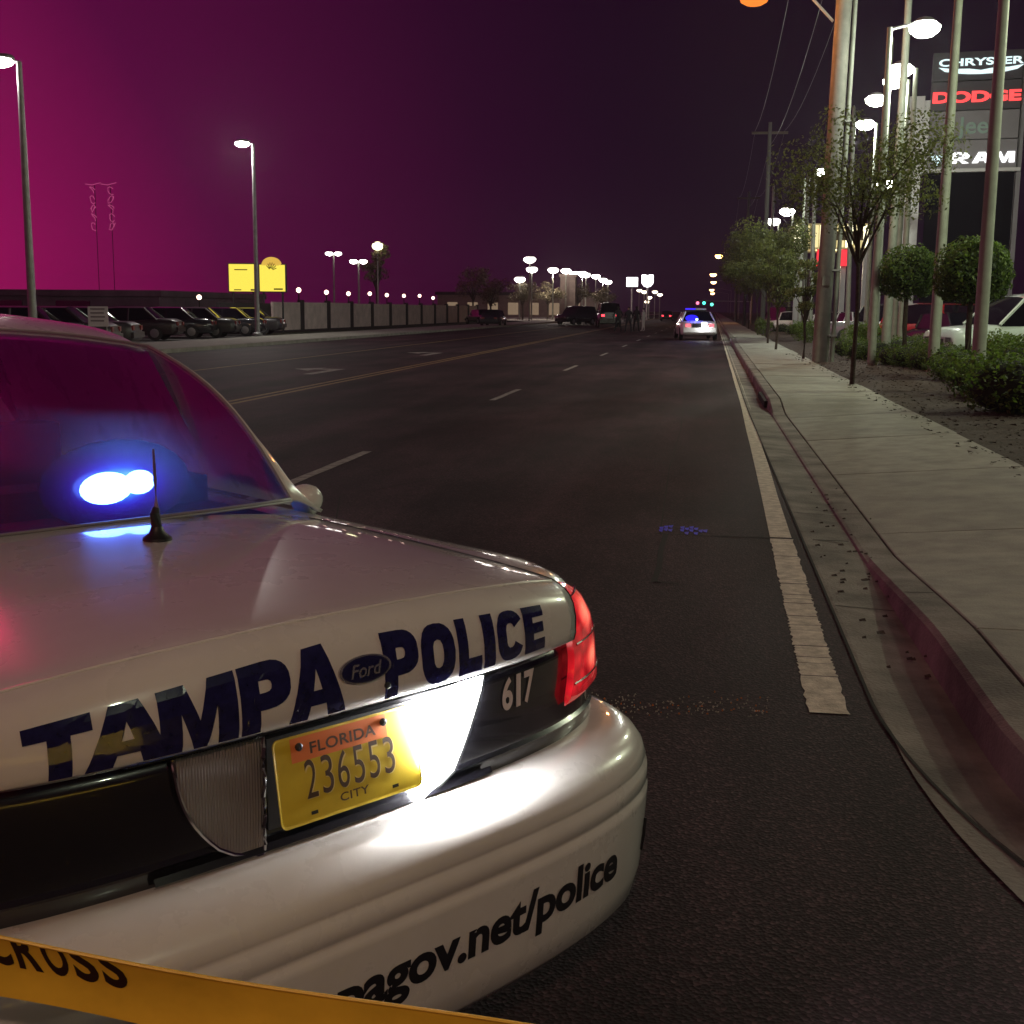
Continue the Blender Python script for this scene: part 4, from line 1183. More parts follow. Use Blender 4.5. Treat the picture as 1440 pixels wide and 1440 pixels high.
# left side tall cobra lamps
def cobra(px, pyb, pyt, X, Y, lab, armdir=-1, glow=E_WHITE, watt=0, lx=None):
    ztop = Z_at(px, pyt, Y)
    r_ = empty('street_lamp', (X, Y, 0.12), 0, lab, 'street lamp', 'tall street lamps on the left side of the road')
    MB().tube([(0,0,0),(0,0,ztop-0.1)], [0.13,0.075], 12).build('pole', STEEL, r_, True)
    MB().lathe([(0.24,0),(0.24,0.1),(0.15,0.16)], 12).build('base_plate', STEEL, r_)
    dx = lx
    MB().tube([(0,0,ztop-0.12),(dx*0.6,0,ztop-0.02),(dx,0,ztop+0.02)], 0.045, 8).build('arm', STEEL, r_, True)
    hd = MB(); ellip(hd, (dx,0,ztop+0.02), (0.42,0.2,0.12)); hd = hd.build('lamp_head', STEEL, r_, True)
    mb = MB(); ellip(mb, (dx,0,ztop-0.08), (0.38,0.24,0.17)); mb.build('lens', glow, hd, True)
    if watt: add_light('lamp_light', 'POINT', (dx,-0.1,ztop-0.45), watt, (1,0.97,0.88), r_, 0.2)
    return r_
Y = 33.5; X = X_at(36, Y, 260); cobra(22,440,88,X,Y,'tall street lamp at the left edge of the photo with glowing head',lx=-0.55, watt=160)
Y = 60; X = X_at(359, Y, 330); cobra(355,470,203,X,Y,'tall street lamp beside the yellow signs with a white glowing head',lx=-0.55, watt=1500)
# double-headed parking lamps beyond the wall
for (px, pt, Y, lab) in ((469,356,112,'twin-headed parking lamp, left and higher of the pair beyond the wall'),(504,367,104,'twin-headed parking lamp, right and lower of the pair beyond the wall')):
    p = at_y(px, pt, Y)
    lot_lamp('parking_lamp', p.x, Y, p.z, lab, 'parking lamp', 'twin-headed parking lamps', E_WHITE2, head_dx=[-0.42,0.42], r=0.10, hr=0.36)
# globe lamps in a line above the wall
gx = [(280,418,95,'far left, alone above the parked cars'),(420,408,96,'first one right of the yellow signs'),(459,411,106,'second one right of the yellow signs'),(490,413,114,'third one right of the yellow signs'),(520,413,122,'fourth one, right of the parking lamp post'),(544,415,130,'fifth one above the wall'),(568,416,138,'sixth one above the wall'),(590,416,146,'seventh one above the wall'),(609,419,154,'last one before the dark trees')]
for px, py, Y, lab in gx:
    p = at_y(px, py, Y)
    r_ = empty('globe_lamp', (p.x, Y, 0), 0, 'small globe lamp behind the wall, ' + lab, 'globe lamp', 'globe lamps behind the panel wall')
    MB().tube([(0,0,0),(0,0,p.z-0.2)], 0.06, 6).build('post', DARKPL, r_)
    mb = MB(); ellip(mb, (0,0,p.z), (0.20,0.20,0.20), 10); mb.build('globe', emit('globe_warm', (1,0.62,0.5), 5), r_, True)

# =================================================================== WALL, SIGNS, CARS on the left
wall = empty('panel_wall', (-26, 76, 0), 0, 'long low wall of pale panels between dark posts along the left side of the road', 'wall')
yy = 72.3
for i in range(12):
    L_ = 5.12
    y0 = yy + i*5.72; z0 = 0.12
    MB().box(0, 0.14, y0-76, y0-76+L_, z0, z0+1.72+0.015*(i % 3)).build('panel', PANELW, wall)
    MB().box(-0.05, 0.22, y0-76+L_+0.002, y0-76+5.718, 0, 2.0).build('post', POSTD, wall)
MB().box(-0.04, 0.20, -3.8, 65, 0, 0.115).build('plinth', POSTD, wall)
MB().box(-0.1, 0.1, -12, -4.0, 0, 1.75).build('dark_end', POSTD, wall)
sg = mat('sign_frame', (0.03,0.03,0.03), 0.6)
E_YEL = emit('lit_yellow_panel', (1.0,0.82,0.10), 1.05)
SINK = mat('sign_ink', (0.25,0.17,0.02), 0.8)
def yellow_sign(px0, px1, py0, py1, Y, lab, arch=False):
    a = at_y(px0, py1, Y); b = at_y(px1, py0, Y)
    cx = (a.x+b.x)/2; w = (b.x-a.x)/2; z0 = a.z; z1 = b.z
    r_ = empty('yellow_sign', (cx, Y, 0), radians(8), lab, 'lit sign', 'lit yellow signs by the street lamp')
    MB().box(-w, w, 0.03, 0.28, z0, z1).build('cabinet', sg, r_)
    f = MB().box(-w+0.06, w-0.06, 0.0, 0.028, z0+0.06, z1-0.06).build('panel', E_YEL, r_)
    if arch:
        pts = [(w*0.72*cos(pi*k/16)-0.05, z1-0.10+w*0.72*sin(pi*k/16)*0.85) for k in range(17)]
        mb = MB(); mb.add([(x,0.0,z) for x,z in pts]+[(x,0.26,z) for x,z in pts], [tuple(range(17)), tuple(range(33,16,-1))]+[(i,i+1,i+18,i+17) for i in range(16)])
        mb.build('arched_top', emit('lit_yellow_arch', (1.0,0.62,0.10), 0.75), r_)
        mb = MB()
        for k in range(7):
            an_ = pi*k/7; mb.tube([(-0.05+w*0.38*cos(an_), -0.008, z1-0.25+w*0.4*sin(an_)), (-0.05+w*0.12*cos(an_+0.5), -0.008, z1-0.35+w*0.1*sin(an_))], 0.025, 5)
        mb.build('crest_mark', SINK, f)
        MB().box(w*0.1, w*0.75, -0.012, -0.004, z0+0.15, z0+0.24).build('print_line', SINK, f)
    else:
        MB().box(-w*0.55, w*0.35, -0.012, -0.004, z1-0.42, z1-0.36).build('print_line', SINK, f)
        MB().box(-w*0.6, -w*0.1, -0.012, -0.004, z0+0.12, z0+0.18).build('print_line', SINK, f)
        MB().box(w*0.55, w*0.9, -0.012, -0.004, z0+0.10, z0+0.2).build('print_line', SINK, f)
    for x in (-w*0.7, w*0.7): MB().tube([(x,0.15,0),(x,0.15,z0)], 0.06, 8).build('post', sg, r_)
    return r_
yellow_sign(322,360,370,411,72,'rectangular lit yellow sign left of the street lamp pole')
yellow_sign(365,401,371,411,72,'lit yellow sign with rounded top right of the street lamp pole',True)
# small white notice board by the sidewalk
Y = 36; a = at_y(126,459,Y); b = at_y(150,431,Y)
r_ = empty('notice_board', ((a.x+b.x)/2, Y, 0), radians(20), 'small pale notice board on two thin posts beside the left parking lot', 'notice board')
w = (b.x-a.x)/2
nb = MB().box(-w, w, -0.03, 0.03, a.z, b.z).build('board', mat('notice_white', (0.5,0.45,0.47), 0.7), r_)
for k in range(4):
    MB().box(-w*0.75, w*(0.7-0.1*(k % 2)), -0.036, -0.032, b.z-0.10-k*0.12, b.z-0.055-k*0.12).build('print_line', mat('notice_ink', (0.16,0.12,0.14), 0.8), nb)
for x in (-w*0.8, w*0.8): MB().tube([(x,0.05,0),(x,0.05,b.z)], 0.02, 6).build('post', STEEL, r_)
# two tall vertical signs with script lettering, far left
NEON = emit('dim_pink_tube', (1.0,0.16,0.42), 0.42)
for j, (px, lab) in enumerate(((132,'left tall dark vertical sign with faint pink script lettering'),(154,'right tall dark vertical sign with faint pink script lettering'))):
    Y = 100; t_ = at_y(px, 262, Y); b_ = at_y(px, 325, Y)
    r_ = empty('vertical_sign', (t_.x, Y, 0), 0, lab, 'sign', 'pair of tall vertical signs')
    MB().box(-0.02, 0.02, 0.12, 0.16, 0, t_.z+0.1).build('post', mat('sign_post_dark', (0.03,0.012,0.02), 0.8), r_)
    rr = random.Random(5+j)
    n = 5; hh = (t_.z-b_.z)/n
    for k in range(n):
        zc = t_.z - hh*(k+0.5); pts = []
        for q in range(9):
            an_ = q/8*2*pi*rr.uniform(0.8,1.1)+rr.uniform(0,0.6)
            pts.append(((-0.2+0.25*j)+0.30*cos(an_)*rr.uniform(0.5,1.1), 0.06, zc + hh*0.46*sin(an_*(0.6+0.3*((k+j)%3)))))
        MB().tube(pts, 0.032, 5, cap=True).build('script_letter', NEON, r_)
    MB().tube([(-0.8,0.06,t_.z+0.2),(-0.2,0.06,t_.z+0.12),(0.6,0.06,t_.z+0.3)], 0.03, 5).build('top_swash', NEON, r_)

# generic vehicle used for parked cars
def vehicle(name, x, y, rz, label, cat, group, paint, L_=4.6, W=1.78, H=1.42, kind='sedan', tail=None, head=None, glass=GLASSD, z=0.02, police=False):
    r_ = empty(name, (x, y, z), rz, label, cat, group)
    hl = L_/2; hw = W/2
    belt = H*0.63 if kind != 'suv' else H*0.60
    # body stations along y: (y, z_bottom, z_top, half width)
    if kind == 'sedan':
        st_ = [(-hl,0.42,0.62,0.74),(-hl+0.05,0.30,belt*0.95,0.86),(-hl+0.25,0.24,belt*1.06,0.95),(-hl+0.9,0.22,belt*1.08,1.0),(0,0.22,belt*1.03,1.0),(hl-1.3,0.22,belt*1.0,0.99),(hl-0.5,0.24,belt*0.88,0.95),(hl-0.1,0.30,belt*0.74,0.84),(hl,0.40,belt*0.62,0.72)]
        cab = [(-hl+0.85,0.80,0.0),(-hl+1.45,0.66,1.0),(0.35,0.68,1.0),(0.75,0.69,0.93),(hl-1.45,0.80,0.0)]
    else:
        st_ = [(-hl,0.45,0.8,0.80),(-hl+0.05,0.35,belt*1.02,0.92),(-hl+0.3,0.30,belt*1.05,0.98),(0,0.28,belt*1.05,1.0),(hl-1.1,0.30,belt*1.0,0.99),(hl-0.3,0.32,belt*0.93,0.94),(hl-0.05,0.38,belt*0.84,0.88),(hl,0.45,belt*0.72,0.80)]
        cab = [(-hl+0.10,0.86,0.0),(-hl+0.35,0.74,0.96),(0.3,0.75,1.0),(0.70,0.76,0.90),(hl-1.25,0.84,0.0)]
    P = []
    for (yy_, z0, z1, wf) in st_:
        w_ = hw*wf; row = []
        for (fx, fz) in ((0,0),(0.85,0.0),(0.97,0.08),(1.0,0.35),(1.0,0.62),(0.96,0.85),(0.86,0.97),(0.6,1.0),(0,1.02)):
            row.append((w_*fx, yy_, z0+(z1-z0)*fz))
        P.append(row + [(-a, b, c) for a, b, c in row[::-1][1:-1]])
    mb = MB().grid(P, closeu=True); n_ = len(P[0])
    mb.add(P[0], [tuple(range(n_))]); mb.add(P[-1], [tuple(range(n_))])
    body = mb.build('body', paint, r_, True, 50)
    # cabin: glass hull + roof skin + pillars
    P = []
    for (yy_, wf, k) in cab:
        zb = belt*1.0 - 0.02; zt = zb + (H-zb)*k + 0.03
        P.append([(-hw*(0.90), yy_, zb), (-hw*(0.90-(0.90-wf)*k), yy_, zt-0.04*k), (-hw*wf*0.55, yy_, zt), (0, yy_, zt+0.012), (hw*wf*0.55, yy_, zt), (hw*(0.90-(0.90-wf)*k), yy_, zt-0.04*k), (hw*0.90, yy_, zb)])
    MB().grid(P).build('window_glass', glass, r_, True, 30)
    Q = [[(x_*1.01, y_, z_+0.012) for (x_, y_, z_) in row[1:6]] for row in P[1:4]]
    MB().grid(Q).build('roof', paint, r_, True, 40)
    for i0, i1 in ((0,1),(3,4)):
        for c_ in (1, 5):
            a_ = P[i0][c_]; b_ = P[i1][c_]; MB().tube([a_, b_], 0.045, 5).build('pillar', paint, r_)
    for c0, c1 in ((0,1),(6,5)):
        for t_ in (0.5,): 
            a_ = Vector(P[1][c0]).lerp(Vector(P[2][c0]), 0.55); b_ = Vector(P[1][c1]).lerp(Vector(P[2][c1]), 0.55); MB().tube([a_, b_], 0.035, 5).build('pillar', paint, r_)
    ry = 0.33 if kind == 'sedan' else 0.37
    for wy in (-hl+0.95, hl-0.90):
        for sx in (-1, 1):
            w_ = MB().lathe([(ry*0.6,-0.1),(ry*0.97,-0.09),(ry,0),(ry*0.97,0.09),(ry*0.6,0.1)], 16, (0,0,0), 'x').build('wheel', RUBBER, r_, True)
            w_.location = (sx*(hw-0.08), wy, ry)
            MB().lathe([(ry*0.6,sx*0.102),(ry*0.3,sx*0.108),(0.02,sx*0.11)], 12, (0,0,0), 'x').build('rim', RIM, w_)
    for sx in (-1, 1):
        tz = belt*0.83
        MB().box(sx*hw*0.62-0.13, sx*hw*0.62+0.13, -hl-0.012, -hl+0.12, tz-0.08, tz+0.08).build('tail_light', tail or mat('tail_off', (0.2,0.01,0.01), 0.3), r_)
        MB().box(sx*hw*0.55-0.14, sx*hw*0.55+0.14, hl-0.14, hl+0.012, belt*0.66-0.07, belt*0.66+0.07).build('headlight', head or CHROME, r_)
    MB().box(-hw*0.3, hw*0.3, hl-0.1, hl+0.012, belt*0.52, belt*0.68).build('grille', DARKPL, r_)
    MB().box(-hw*0.86, hw*0.86, -hl-0.05, -hl+0.05, 0.40, 0.60).build('rear_bumper', paint, r_)
    MB().box(-hw*0.84, hw*0.84, hl-0.05, hl+0.05, 0.36, 0.54).build('front_bumper', paint, r_)
    return r_
CARD = [mat('car_plum', (0.05,0.02,0.03), 0.25, coat=1), mat('car_grey', (0.16,0.15,0.16), 0.25, coat=1), mat('car_dark', (0.02,0.02,0.025), 0.22, coat=1), mat('car_silver', (0.35,0.35,0.36), 0.25, metal=0.5, coat=1), mat('car_red', (0.35,0.015,0.02), 0.25, coat=1), mat('car_white', (0.75,0.76,0.74), 0.3, coat=1), mat('car_black', (0.01,0.01,0.012), 0.2, coat=1), mat('car_teal_white', (0.62,0.72,0.66), 0.3, coat=1), mat('car_yellow', (0.55,0.45,0.08), 0.3, coat=1)]
PG = 'cars parked in the dark lot on the left'
PKM = [mat('dimmed_car_plum', (0.02,0.008,0.012), 0.4, coat=0.2), mat('dimmed_car_grey', (0.022,0.018,0.02), 0.4, coat=0.2), CARD[2], mat('dimmed_car_silver', (0.035,0.03,0.035), 0.4, metal=0.2, coat=0.2)]  # paints darkened so the gloom of the unlit lot sits in their colour
pk = [(12,36,0,0.6,'dark plum sedan parked nose in, farthest left above the patrol car roof'),(62,38,1,0.5,'grey sedan parked second from the left in the dark lot'),(100,41,3,0.4,'silver sedan parked just left of the notice board'),(180,52,0,0.4,'plum sedan parked in the gap right of the notice board'),(232,56,2,0.5,'black sedan parked middle of the dark lot under the lone globe lamp'),(268,58,1,0.4,'grey sedan parked right of the lone globe lamp'),(310,62,2,0.5,'dark sedan with streaked highlights parked left of the yellow signs'),(340,66,3,0.3,'silver sedan parked below the rectangular yellow sign')]
for px, Y, ci, rz, lab in pk:
    x = X_at(px, Y, 445)
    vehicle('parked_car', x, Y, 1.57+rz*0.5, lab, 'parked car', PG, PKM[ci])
# low dark building behind the lot
def building(name, x0, x1, y0, y1, h, lab, m, windows=None):
    r_ = empty(name, ((x0+x1)/2, (y0+y1)/2, 0), 0, lab, 'building')
    w = (x1-x0)/2; d = (y1-y0)/2
    MB().box(-w, w, -d, d, 0, h).build('wall', m, r_)
    MB().box(-w-0.3, w+0.3, -d-0.3, d+0.3, h+0.003, h+0.5).build('roof', DARKB, r_)
    return r_
b1 = building('low_building', -104, -44, 96, 120, 2.3, 'long low dark building behind the parked cars on the left', DARKB)
for i in range(9):
    MB().box(-27+i*6, -24+i*6, -12.06, -11.9, 0.9, 1.9).build('window', GLASSD, b1)
b2 = building('low_building', -150, -108, 70, 100, 2.3, 'dark flat-roofed building at the far left edge behind the street lamp', DARKB)
MB().box(-6, -2, -15.06, -14.9, 0.3, 1.9).build('window', GLASSD, b2)

# =================================================================== VEGETATION
def leaf_mesh(name, blobs, n, s, seed, mats, shell=0.55, flat=1.0):
    """leaf sized quads spread through a set of blobs (cx,cy,cz,rx,ry,rz)"""
    r = random.Random(seed); mb = MB(); mb.keep = True
    tot_ = sum((b[3]*b[4]*b[5])**0.67 for b in blobs)
    for b in blobs:
        k = int(n*(b[3]*b[4]*b[5])**0.67/tot_)
        for _ in range(k):
            while True:
                d = Vector((r.uniform(-1,1), r.uniform(-1,1), r.uniform(-1,1)))
                if 0.05 < d.length <= 1: break
            rad = d.length; d.normalize(); rad = shell + (1-shell)*rad
            rad *= 1 + 0.10*sin(7*d.x+seed) * cos(6*d.y+5*d.z)
            p = Vector((b[0]+d.x*b[3]*rad, b[1]+d.y*b[4]*rad, b[2]+d.z*b[5]*rad))
            nrm = (d + Vector((r.uniform(-1,1), r.uniform(-1,1), r.uniform(-1,1)))*0.9).normalized()
            a = nrm.cross(Vector((0.3,0.2,1))).normalized(); c = nrm.cross(a)
            an_ = r.uniform(0, 2*pi); a, c = a*cos(an_)+c*sin(an_), c*cos(an_)-a*sin(an_)
            q = s*r.uniform(0.6,1.35)
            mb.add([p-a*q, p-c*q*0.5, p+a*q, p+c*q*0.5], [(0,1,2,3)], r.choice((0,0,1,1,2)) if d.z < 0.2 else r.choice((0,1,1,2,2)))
    me = bpy.data.meshes.new(name); me.from_pydata(mb.v, [], mb.f)
    for m in mats: me.materials.append(m)
    for p_, mi in zip(me.polygons, mb.m): p_.material_index = mi
    return me
def put(name, me, parent, loc=(0,0,0), sc=(1,1,1), rz=0):
    o = bpy.data.objects.new(name, me); COL.objects.link(o); o.parent = parent; o.location = loc; o.scale = sc; o.rotation_euler = (0,0,rz); return o

# low hedge shrubs: several mound meshes, shared
def shrub_blobs(r):
    return [(0,0,0.32,0.52,0.52,0.34), (0,0,0.16,0.50,0.50,0.17)] + [(r.uniform(-0.3,0.3), r.uniform(-0.3,0.3), r.uniform(0.30,0.46), r.uniform(0.22,0.34), r.uniform(0.22,0.34), r.uniform(0.18,0.26)) for _ in range(6)]
rs = random.Random(11)
SHR = [leaf_mesh('shrub_leaves', shrub_blobs(rs), 2600, 0.026, i, LEAF, 0.5) for i in range(4)]
core_me = []
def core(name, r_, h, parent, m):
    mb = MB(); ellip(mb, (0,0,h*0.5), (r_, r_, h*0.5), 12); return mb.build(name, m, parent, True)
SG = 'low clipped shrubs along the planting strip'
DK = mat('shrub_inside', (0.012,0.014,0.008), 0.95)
spots = []
for (px, py, sc) in ((1425,585,1.15),(1385,560,1.05),(1435,545,1.15),(1400,532,1.0),(1350,540,0.95),(1368,520,0.9),
                     (1312,520,0.95),(1285,512,0.95),(1255,508,0.95),(1330,503,0.9),(1240,495,0.9),(1300,498,0.9),(1225,490,0.9),(1205,486,0.9),(1262,490,0.9),(1185,482,0.9),(1172,476,0.9),(1145,480,0.85),(1130,474,0.85),(1117,472,0.85),(1100,468,0.85),(1215,478,0.9),(1282,486,0.9),(1240,482,0.9),(1320,492,0.9),(1360,496,0.95),(1400,505,1.0),(1438,515,1.0),(1192,503,0.85),(1212,508,0.8),(1234,511,0.85),(1258,517,0.8),(1280,520,0.85),(1304,524,0.8),(1328,527,0.85),(1352,533,0.85),(1376,548,0.85),(1408,566,0.9)):
    p = at_z(px, py, 0.1); spots.append((p.x, p.y, sc))
desc = ('nearest at the right edge','leaning over the bark chips in front of the thick pole','second row at the right edge','behind the nearest pair','left of the nearest pair','dark one below the right round tree',
 'in front of the two tall poles','left of the pale pole foot','below the left round tree','behind the front row between the poles','left of the round tree trunk','behind the round tree trunk','right of the big utility pole','just right of the utility pole foot','under the left round tree','close behind the utility pole','by the riser pipe','left of the utility pole','past the utility pole on the left','farther along the sidewalk','farthest one by the sidewalk','behind the utility pole in the second row','in the second row by the tall pole','in the back row under the left round tree','in the back row between the tall poles','in the back row right of the pole','in the back row near the thick pole','in the back row at the right edge','first of the front row, by the riser pipe','second of the front row after the utility pole','third of the front row behind the street tree trunk','front row, left of the dark round tree','front row, under the dark round tree','front row, just left of the middle pale pole','front row, just right of the middle pale pole','front row, between the middle and the thick pole','front row, left of the thick pole foot','front row, at the thick pole foot')
for i, (x, y_, sc) in enumerate(spots):
    r_ = empty('shrub', (x, y_, 0.12), 0, 'low rounded green shrub, ' + desc[i], 'shrub', SG)
    put('leaves', SHR[i % 4], r_, sc=(sc*1.4,sc*1.35,sc*rs.uniform(1.05,1.3)), rz=rs.uniform(0,6))
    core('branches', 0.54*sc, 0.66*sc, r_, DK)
# light green taller shrubs behind
SHG = leaf_mesh('shrub_leaves', [(0,0,0.5,0.5,0.5,0.5),(0.25,0,0.7,0.3,0.3,0.3),(-0.2,0.1,0.75,0.25,0.3,0.35)], 1500, 0.04, 9, [LEAF[1],LEAF[2],LEAF[2]], 0.4)
for px, Y, lab in ((1415,27,'bright green taller shrub left of the white truck'),(1225,47,'yellow-green shrub right of the utility pole'),(1205,46,'yellow-green shrub close to the utility pole'),(1140,56,'yellow-green shrub left of the utility pole'),(1128,60,'yellow-green shrub by the distant slim poles'),(1075,72,'green bush at the far end of the sidewalk planting')):
    r_ = empty('shrub', (X_at(px, Y), Y, 0.12), 0, lab, 'shrub', 'taller light green shrubs')
    put('leaves', SHG, r_, sc=(1.1,1.1,1.0), rz=px)
# clipped round trees
def round_tree(px, py, rpx, Y, lab, mats, seed):
    p = at_y(px, py, Y); R_ = rpx*Y/FOC
    r_ = empty('round_tree', (p.x, Y, 0.12), 0, lab, 'tree', 'clipped round trees in front of the lot')
    me = leaf_mesh('crown', [(0,0,0,R_,R_,R_*0.92)] + [(R_*0.55*cos(k*1.3), R_*0.55*sin(k*1.3), R_*0.35*sin(k*2.1), R_*0.5,R_*0.5,R_*0.5) for k in range(6)], 9000, 0.045, seed, mats, 0.6)
    put('crown', me, r_, (0,0,p.z-0.12))
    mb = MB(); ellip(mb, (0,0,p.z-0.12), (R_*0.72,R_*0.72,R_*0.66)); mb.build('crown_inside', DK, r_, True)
    MB().tube([(0.05,0,0),(0,0.03,(p.z-R_*0.6)*0.5),(0,0,p.z-R_*0.5)], [0.09,0.065,0.05], 8).build('trunk', BARK, r_, True)
    for k in range(4):
        a = k*1.6; MB().tube([(0,0,p.z-R_*1.0),(0.3*R_*cos(a),0.3*R_*sin(a),p.z-R_*0.3)], [0.035,0.015], 6).build('limb', BARK, r_)
round_tree(1277,383,40,34,'clipped round tree, darker left one of the pair in front of the lot',LEAF,3)
round_tree(1368,381,49,27,'clipped round tree, larger right one lit bright green on top',[LEAF[0],LEAF[1],LEAF[2]],4)
# young street trees along the sidewalk
def street_tree(x, y_, h, cr_, lab, seed, n=3000, group='young street trees beside the sidewalk', cz=None, mats=LEAFT, s=0.06, trunk_h=None, z0=0.12, cat='tree', tr=0.05, nb=11):
    r = random.Random(seed)
    r_ = empty('street_tree', (x, y_, z0), 0, lab, cat, group)
    th_ = trunk_h or h*0.45
    MB().tube([(0,0,0),(0.03,0.02,th_*0.5),(-0.02,0,th_),(0.04,0,h*0.8)], [tr,tr*0.8,tr*0.7,tr*0.3], 7).build('trunk', BARK, r_, True)
    blobs = []
    for k in range(nb):
        a = k*2.4 + r.uniform(-0.4,0.4); q = cr_*r.uniform(0.15,0.85); zz = th_ + (h-th_)*r.uniform(0.15,0.85)
        e_ = (q*cos(a), q*sin(a), zz)
        MB().tube([(0,0,th_*r.uniform(0.75,1.05)), (e_[0]*0.5,e_[1]*0.5,(th_+zz)/2+0.1), e_], [tr*0.5,tr*0.3,tr*0.12], 5).build('limb', BARK, r_)
        blobs.append((e_[0], e_[1], e_[2], cr_*r.uniform(0.28,0.5), cr_*r.uniform(0.28,0.5), cr_*r.uniform(0.2,0.42)))
    me = leaf_mesh('crown', blobs, n, s, seed, mats, 0.15)
    put('crown', me, r_)
    return r_
p = at_z(1198, 540, 0.14); 
street_tree(p.x, p.y, 5.0, 1.75, 'young street tree with thin dark trunk, nearest one, its crown in front of the poles', 23, 8500, s=0.036, trunk_h=2.9, nb=15)
for i, (px, Y, h, cr_, lab) in enumerate(((1131,38,3.1,0.6,'young street tree just left of the big utility pole, thin leaning trunk'),(1092,47,4.2,1.1,'young street tree second beyond the utility pole'),(1080,56,5.4,1.7,'young street tree in the middle of the dark row'),(1078,68,6.4,2.3,'bushy street tree farther along the dark row'),(1063,84,6.6,2.6,'bushy street tree near the end of the dark row'),(1052,104,7.2,3.0,'last large dark street tree where the sidewalk vanishes'))):
    street_tree(X_at(px, Y, 470), Y, h, cr_, lab, 31+i, (1500,2600,5200,5200,5200,5200)[i], s=0.05+0.010*i, trunk_h=h*0.38)
# lit trees left of the road, far
for i, (px, Y, h, cr_, lab) in enumerate(((530,118,7.9,1.6,'tree beyond the wall with its top lit pale yellow'),(665,150,6.5,2.6,'lit tan tree by the far wall end'),(735,165,5.2,2.2,'lit tan tree left of the row of white lamps'),(770,175,5.6,2.4,'lit tan tree under the white lamps'),(812,185,5.8,2.4,'lit tree right of the pale column'),(848,190,5.2,2.2,'lit tree at the end of the lamp row'),(690,140,4.6,2.4,'dark tree right of the far wall end'))):
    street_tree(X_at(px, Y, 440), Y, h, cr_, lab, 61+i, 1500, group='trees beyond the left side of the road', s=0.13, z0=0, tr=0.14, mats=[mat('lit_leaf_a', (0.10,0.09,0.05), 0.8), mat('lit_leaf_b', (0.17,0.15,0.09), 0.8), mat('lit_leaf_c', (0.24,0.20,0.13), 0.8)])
mb = MB(); pp_ = at_y(531,346,117); 
r_ = empty('parking_lamp', (pp_.x, 117, 0), 0, 'lamp hidden in the lit tree top beyond the wall', 'parking lamp')
MB().tube([(0,0,0),(0,0,pp_.z-0.2)], 0.08, 8).build('pole', STEEL, r_)
hd = MB(); ellip(hd, (0,0,pp_.z+0.25), (0.5,0.4,0.1)); hd = hd.build('lamp_head', STEEL, r_, True)
mb = MB(); ellip(mb, (0,0,pp_.z), (0.55,0.45,0.4)); mb.build('lens', emit('pale_yellow_lamp', (1,0.93,0.55), 5), hd, True)

# =================================================================== FAR CENTRE
wl = [(745,364,150),(748,378,160),(731,392,165),(778,379,170),(796,380,178),(808,384,186),(819,384,192),(824,386,200),(838,388,212),(848,393,222),(855,396,232)]
for i, (px, py, Y) in enumerate(wl):
    p = at_y(px, py, Y)
    lot_lamp('parking_lamp', p.x, Y, p.z, 'white lamp over the far concrete lot, number %d counted from the wall side' % (i+1) if False else 'white lamp over the far lot, ' + ('highest, at the left of the row','just below the highest one','lowest at the left, among the trees','first of the even row','above the pale column','right of the pale column','left of a close pair','right of a close pair','third from the right end','second from the right end','at the right end of the row')[i], 'parking lamp', 'white lamps over the far lot', E_WHITE2, r=0.12, hr=0.75, watt=2500 if i in (3,6,9) else 0, lcol=(1,0.85,0.7))
r_ = empty('pale_column', (X_at(798,180), 181, 0), 0, 'pale lit square column under the row of white lamps', 'column')
MB().box(-1.1,1.1,-1.1,1.1,0,6.2).build('shaft', STUCCO, r_); MB().box(-1.3,1.3,-1.3,1.3,6.203,6.6).build('cap', STUCCO, r_)
r_ = empty('lit_building', (X_at(700,215,440), 245, 0), 0, 'low pale building behind the lit trees at the far lot', 'building')
MB().box(-16,16,-6,6,0,4.2).build('wall', STUCCO, r_); MB().box(-16.4,16.4,-6.4,6.4,4.203,4.8).build('roof', POSTD, r_)
for i in range(7): MB().box(-14+i*4,-12+i*4,-6.08,-5.9,0.5,2.8).build('window', emit('warm_window', (1,0.7,0.45), 0.22), r_)
# two white lit signs on a post
E_SIGNW = emit('lit_white_sign', (1.0,0.96,1.0), 4)
Y = 200; a = at_y(880,403,Y); b = at_y(898,390,Y)
r_ = empty('white_sign', ((a.x+b.x)/2, Y, 0), 0, 'small rectangular lit white sign far down the road', 'lit sign')
w = (b.x-a.x)/2; MB().box(-w,w,0.05,0.4,a.z-0.1,b.z+0.1).build('cabinet', sg, r_); MB().box(-w+0.1,w-0.1,0,0.048,a.z,b.z).build('panel', E_SIGNW, r_); MB().tube([(0,0.2,0),(0,0.2,a.z)],0.15,8).build('post', STEEL, r_)
a = at_y(902,404,Y); b = at_y(919,386,Y); w = (b.x-a.x)/2
r_ = empty('white_sign', ((a.x+b.x)/2, Y, 0), 0, 'shield-shaped lit white sign right of the rectangular one', 'lit sign')
hh = b.z-a.z
pts = [(-w,a.z+hh*0.97),(-w*0.5,b.z),(0,a.z+hh*0.93),(w*0.5,b.z),(w,a.z+hh*0.97),(w,a.z+hh*0.35),(w*0.6,a.z+hh*0.08),(0,a.z),(-w*0.6,a.z+hh*0.08),(-w,a.z+hh*0.35)]
mb = MB(); mb.add([(x,0,z) for x,z in pts]+[(x,0.3,z) for x,z in pts], [tuple(range(10)), tuple(range(19,9,-1))]+[(i,(i+1)%10,(i+1)%10+10,i+10) for i in range(10)]); mb.build('panel', E_SIGNW, r_)
MB().tube([(0,0.4,0),(0,0.4,a.z+1)],0.15,8).build('post', STEEL, r_)
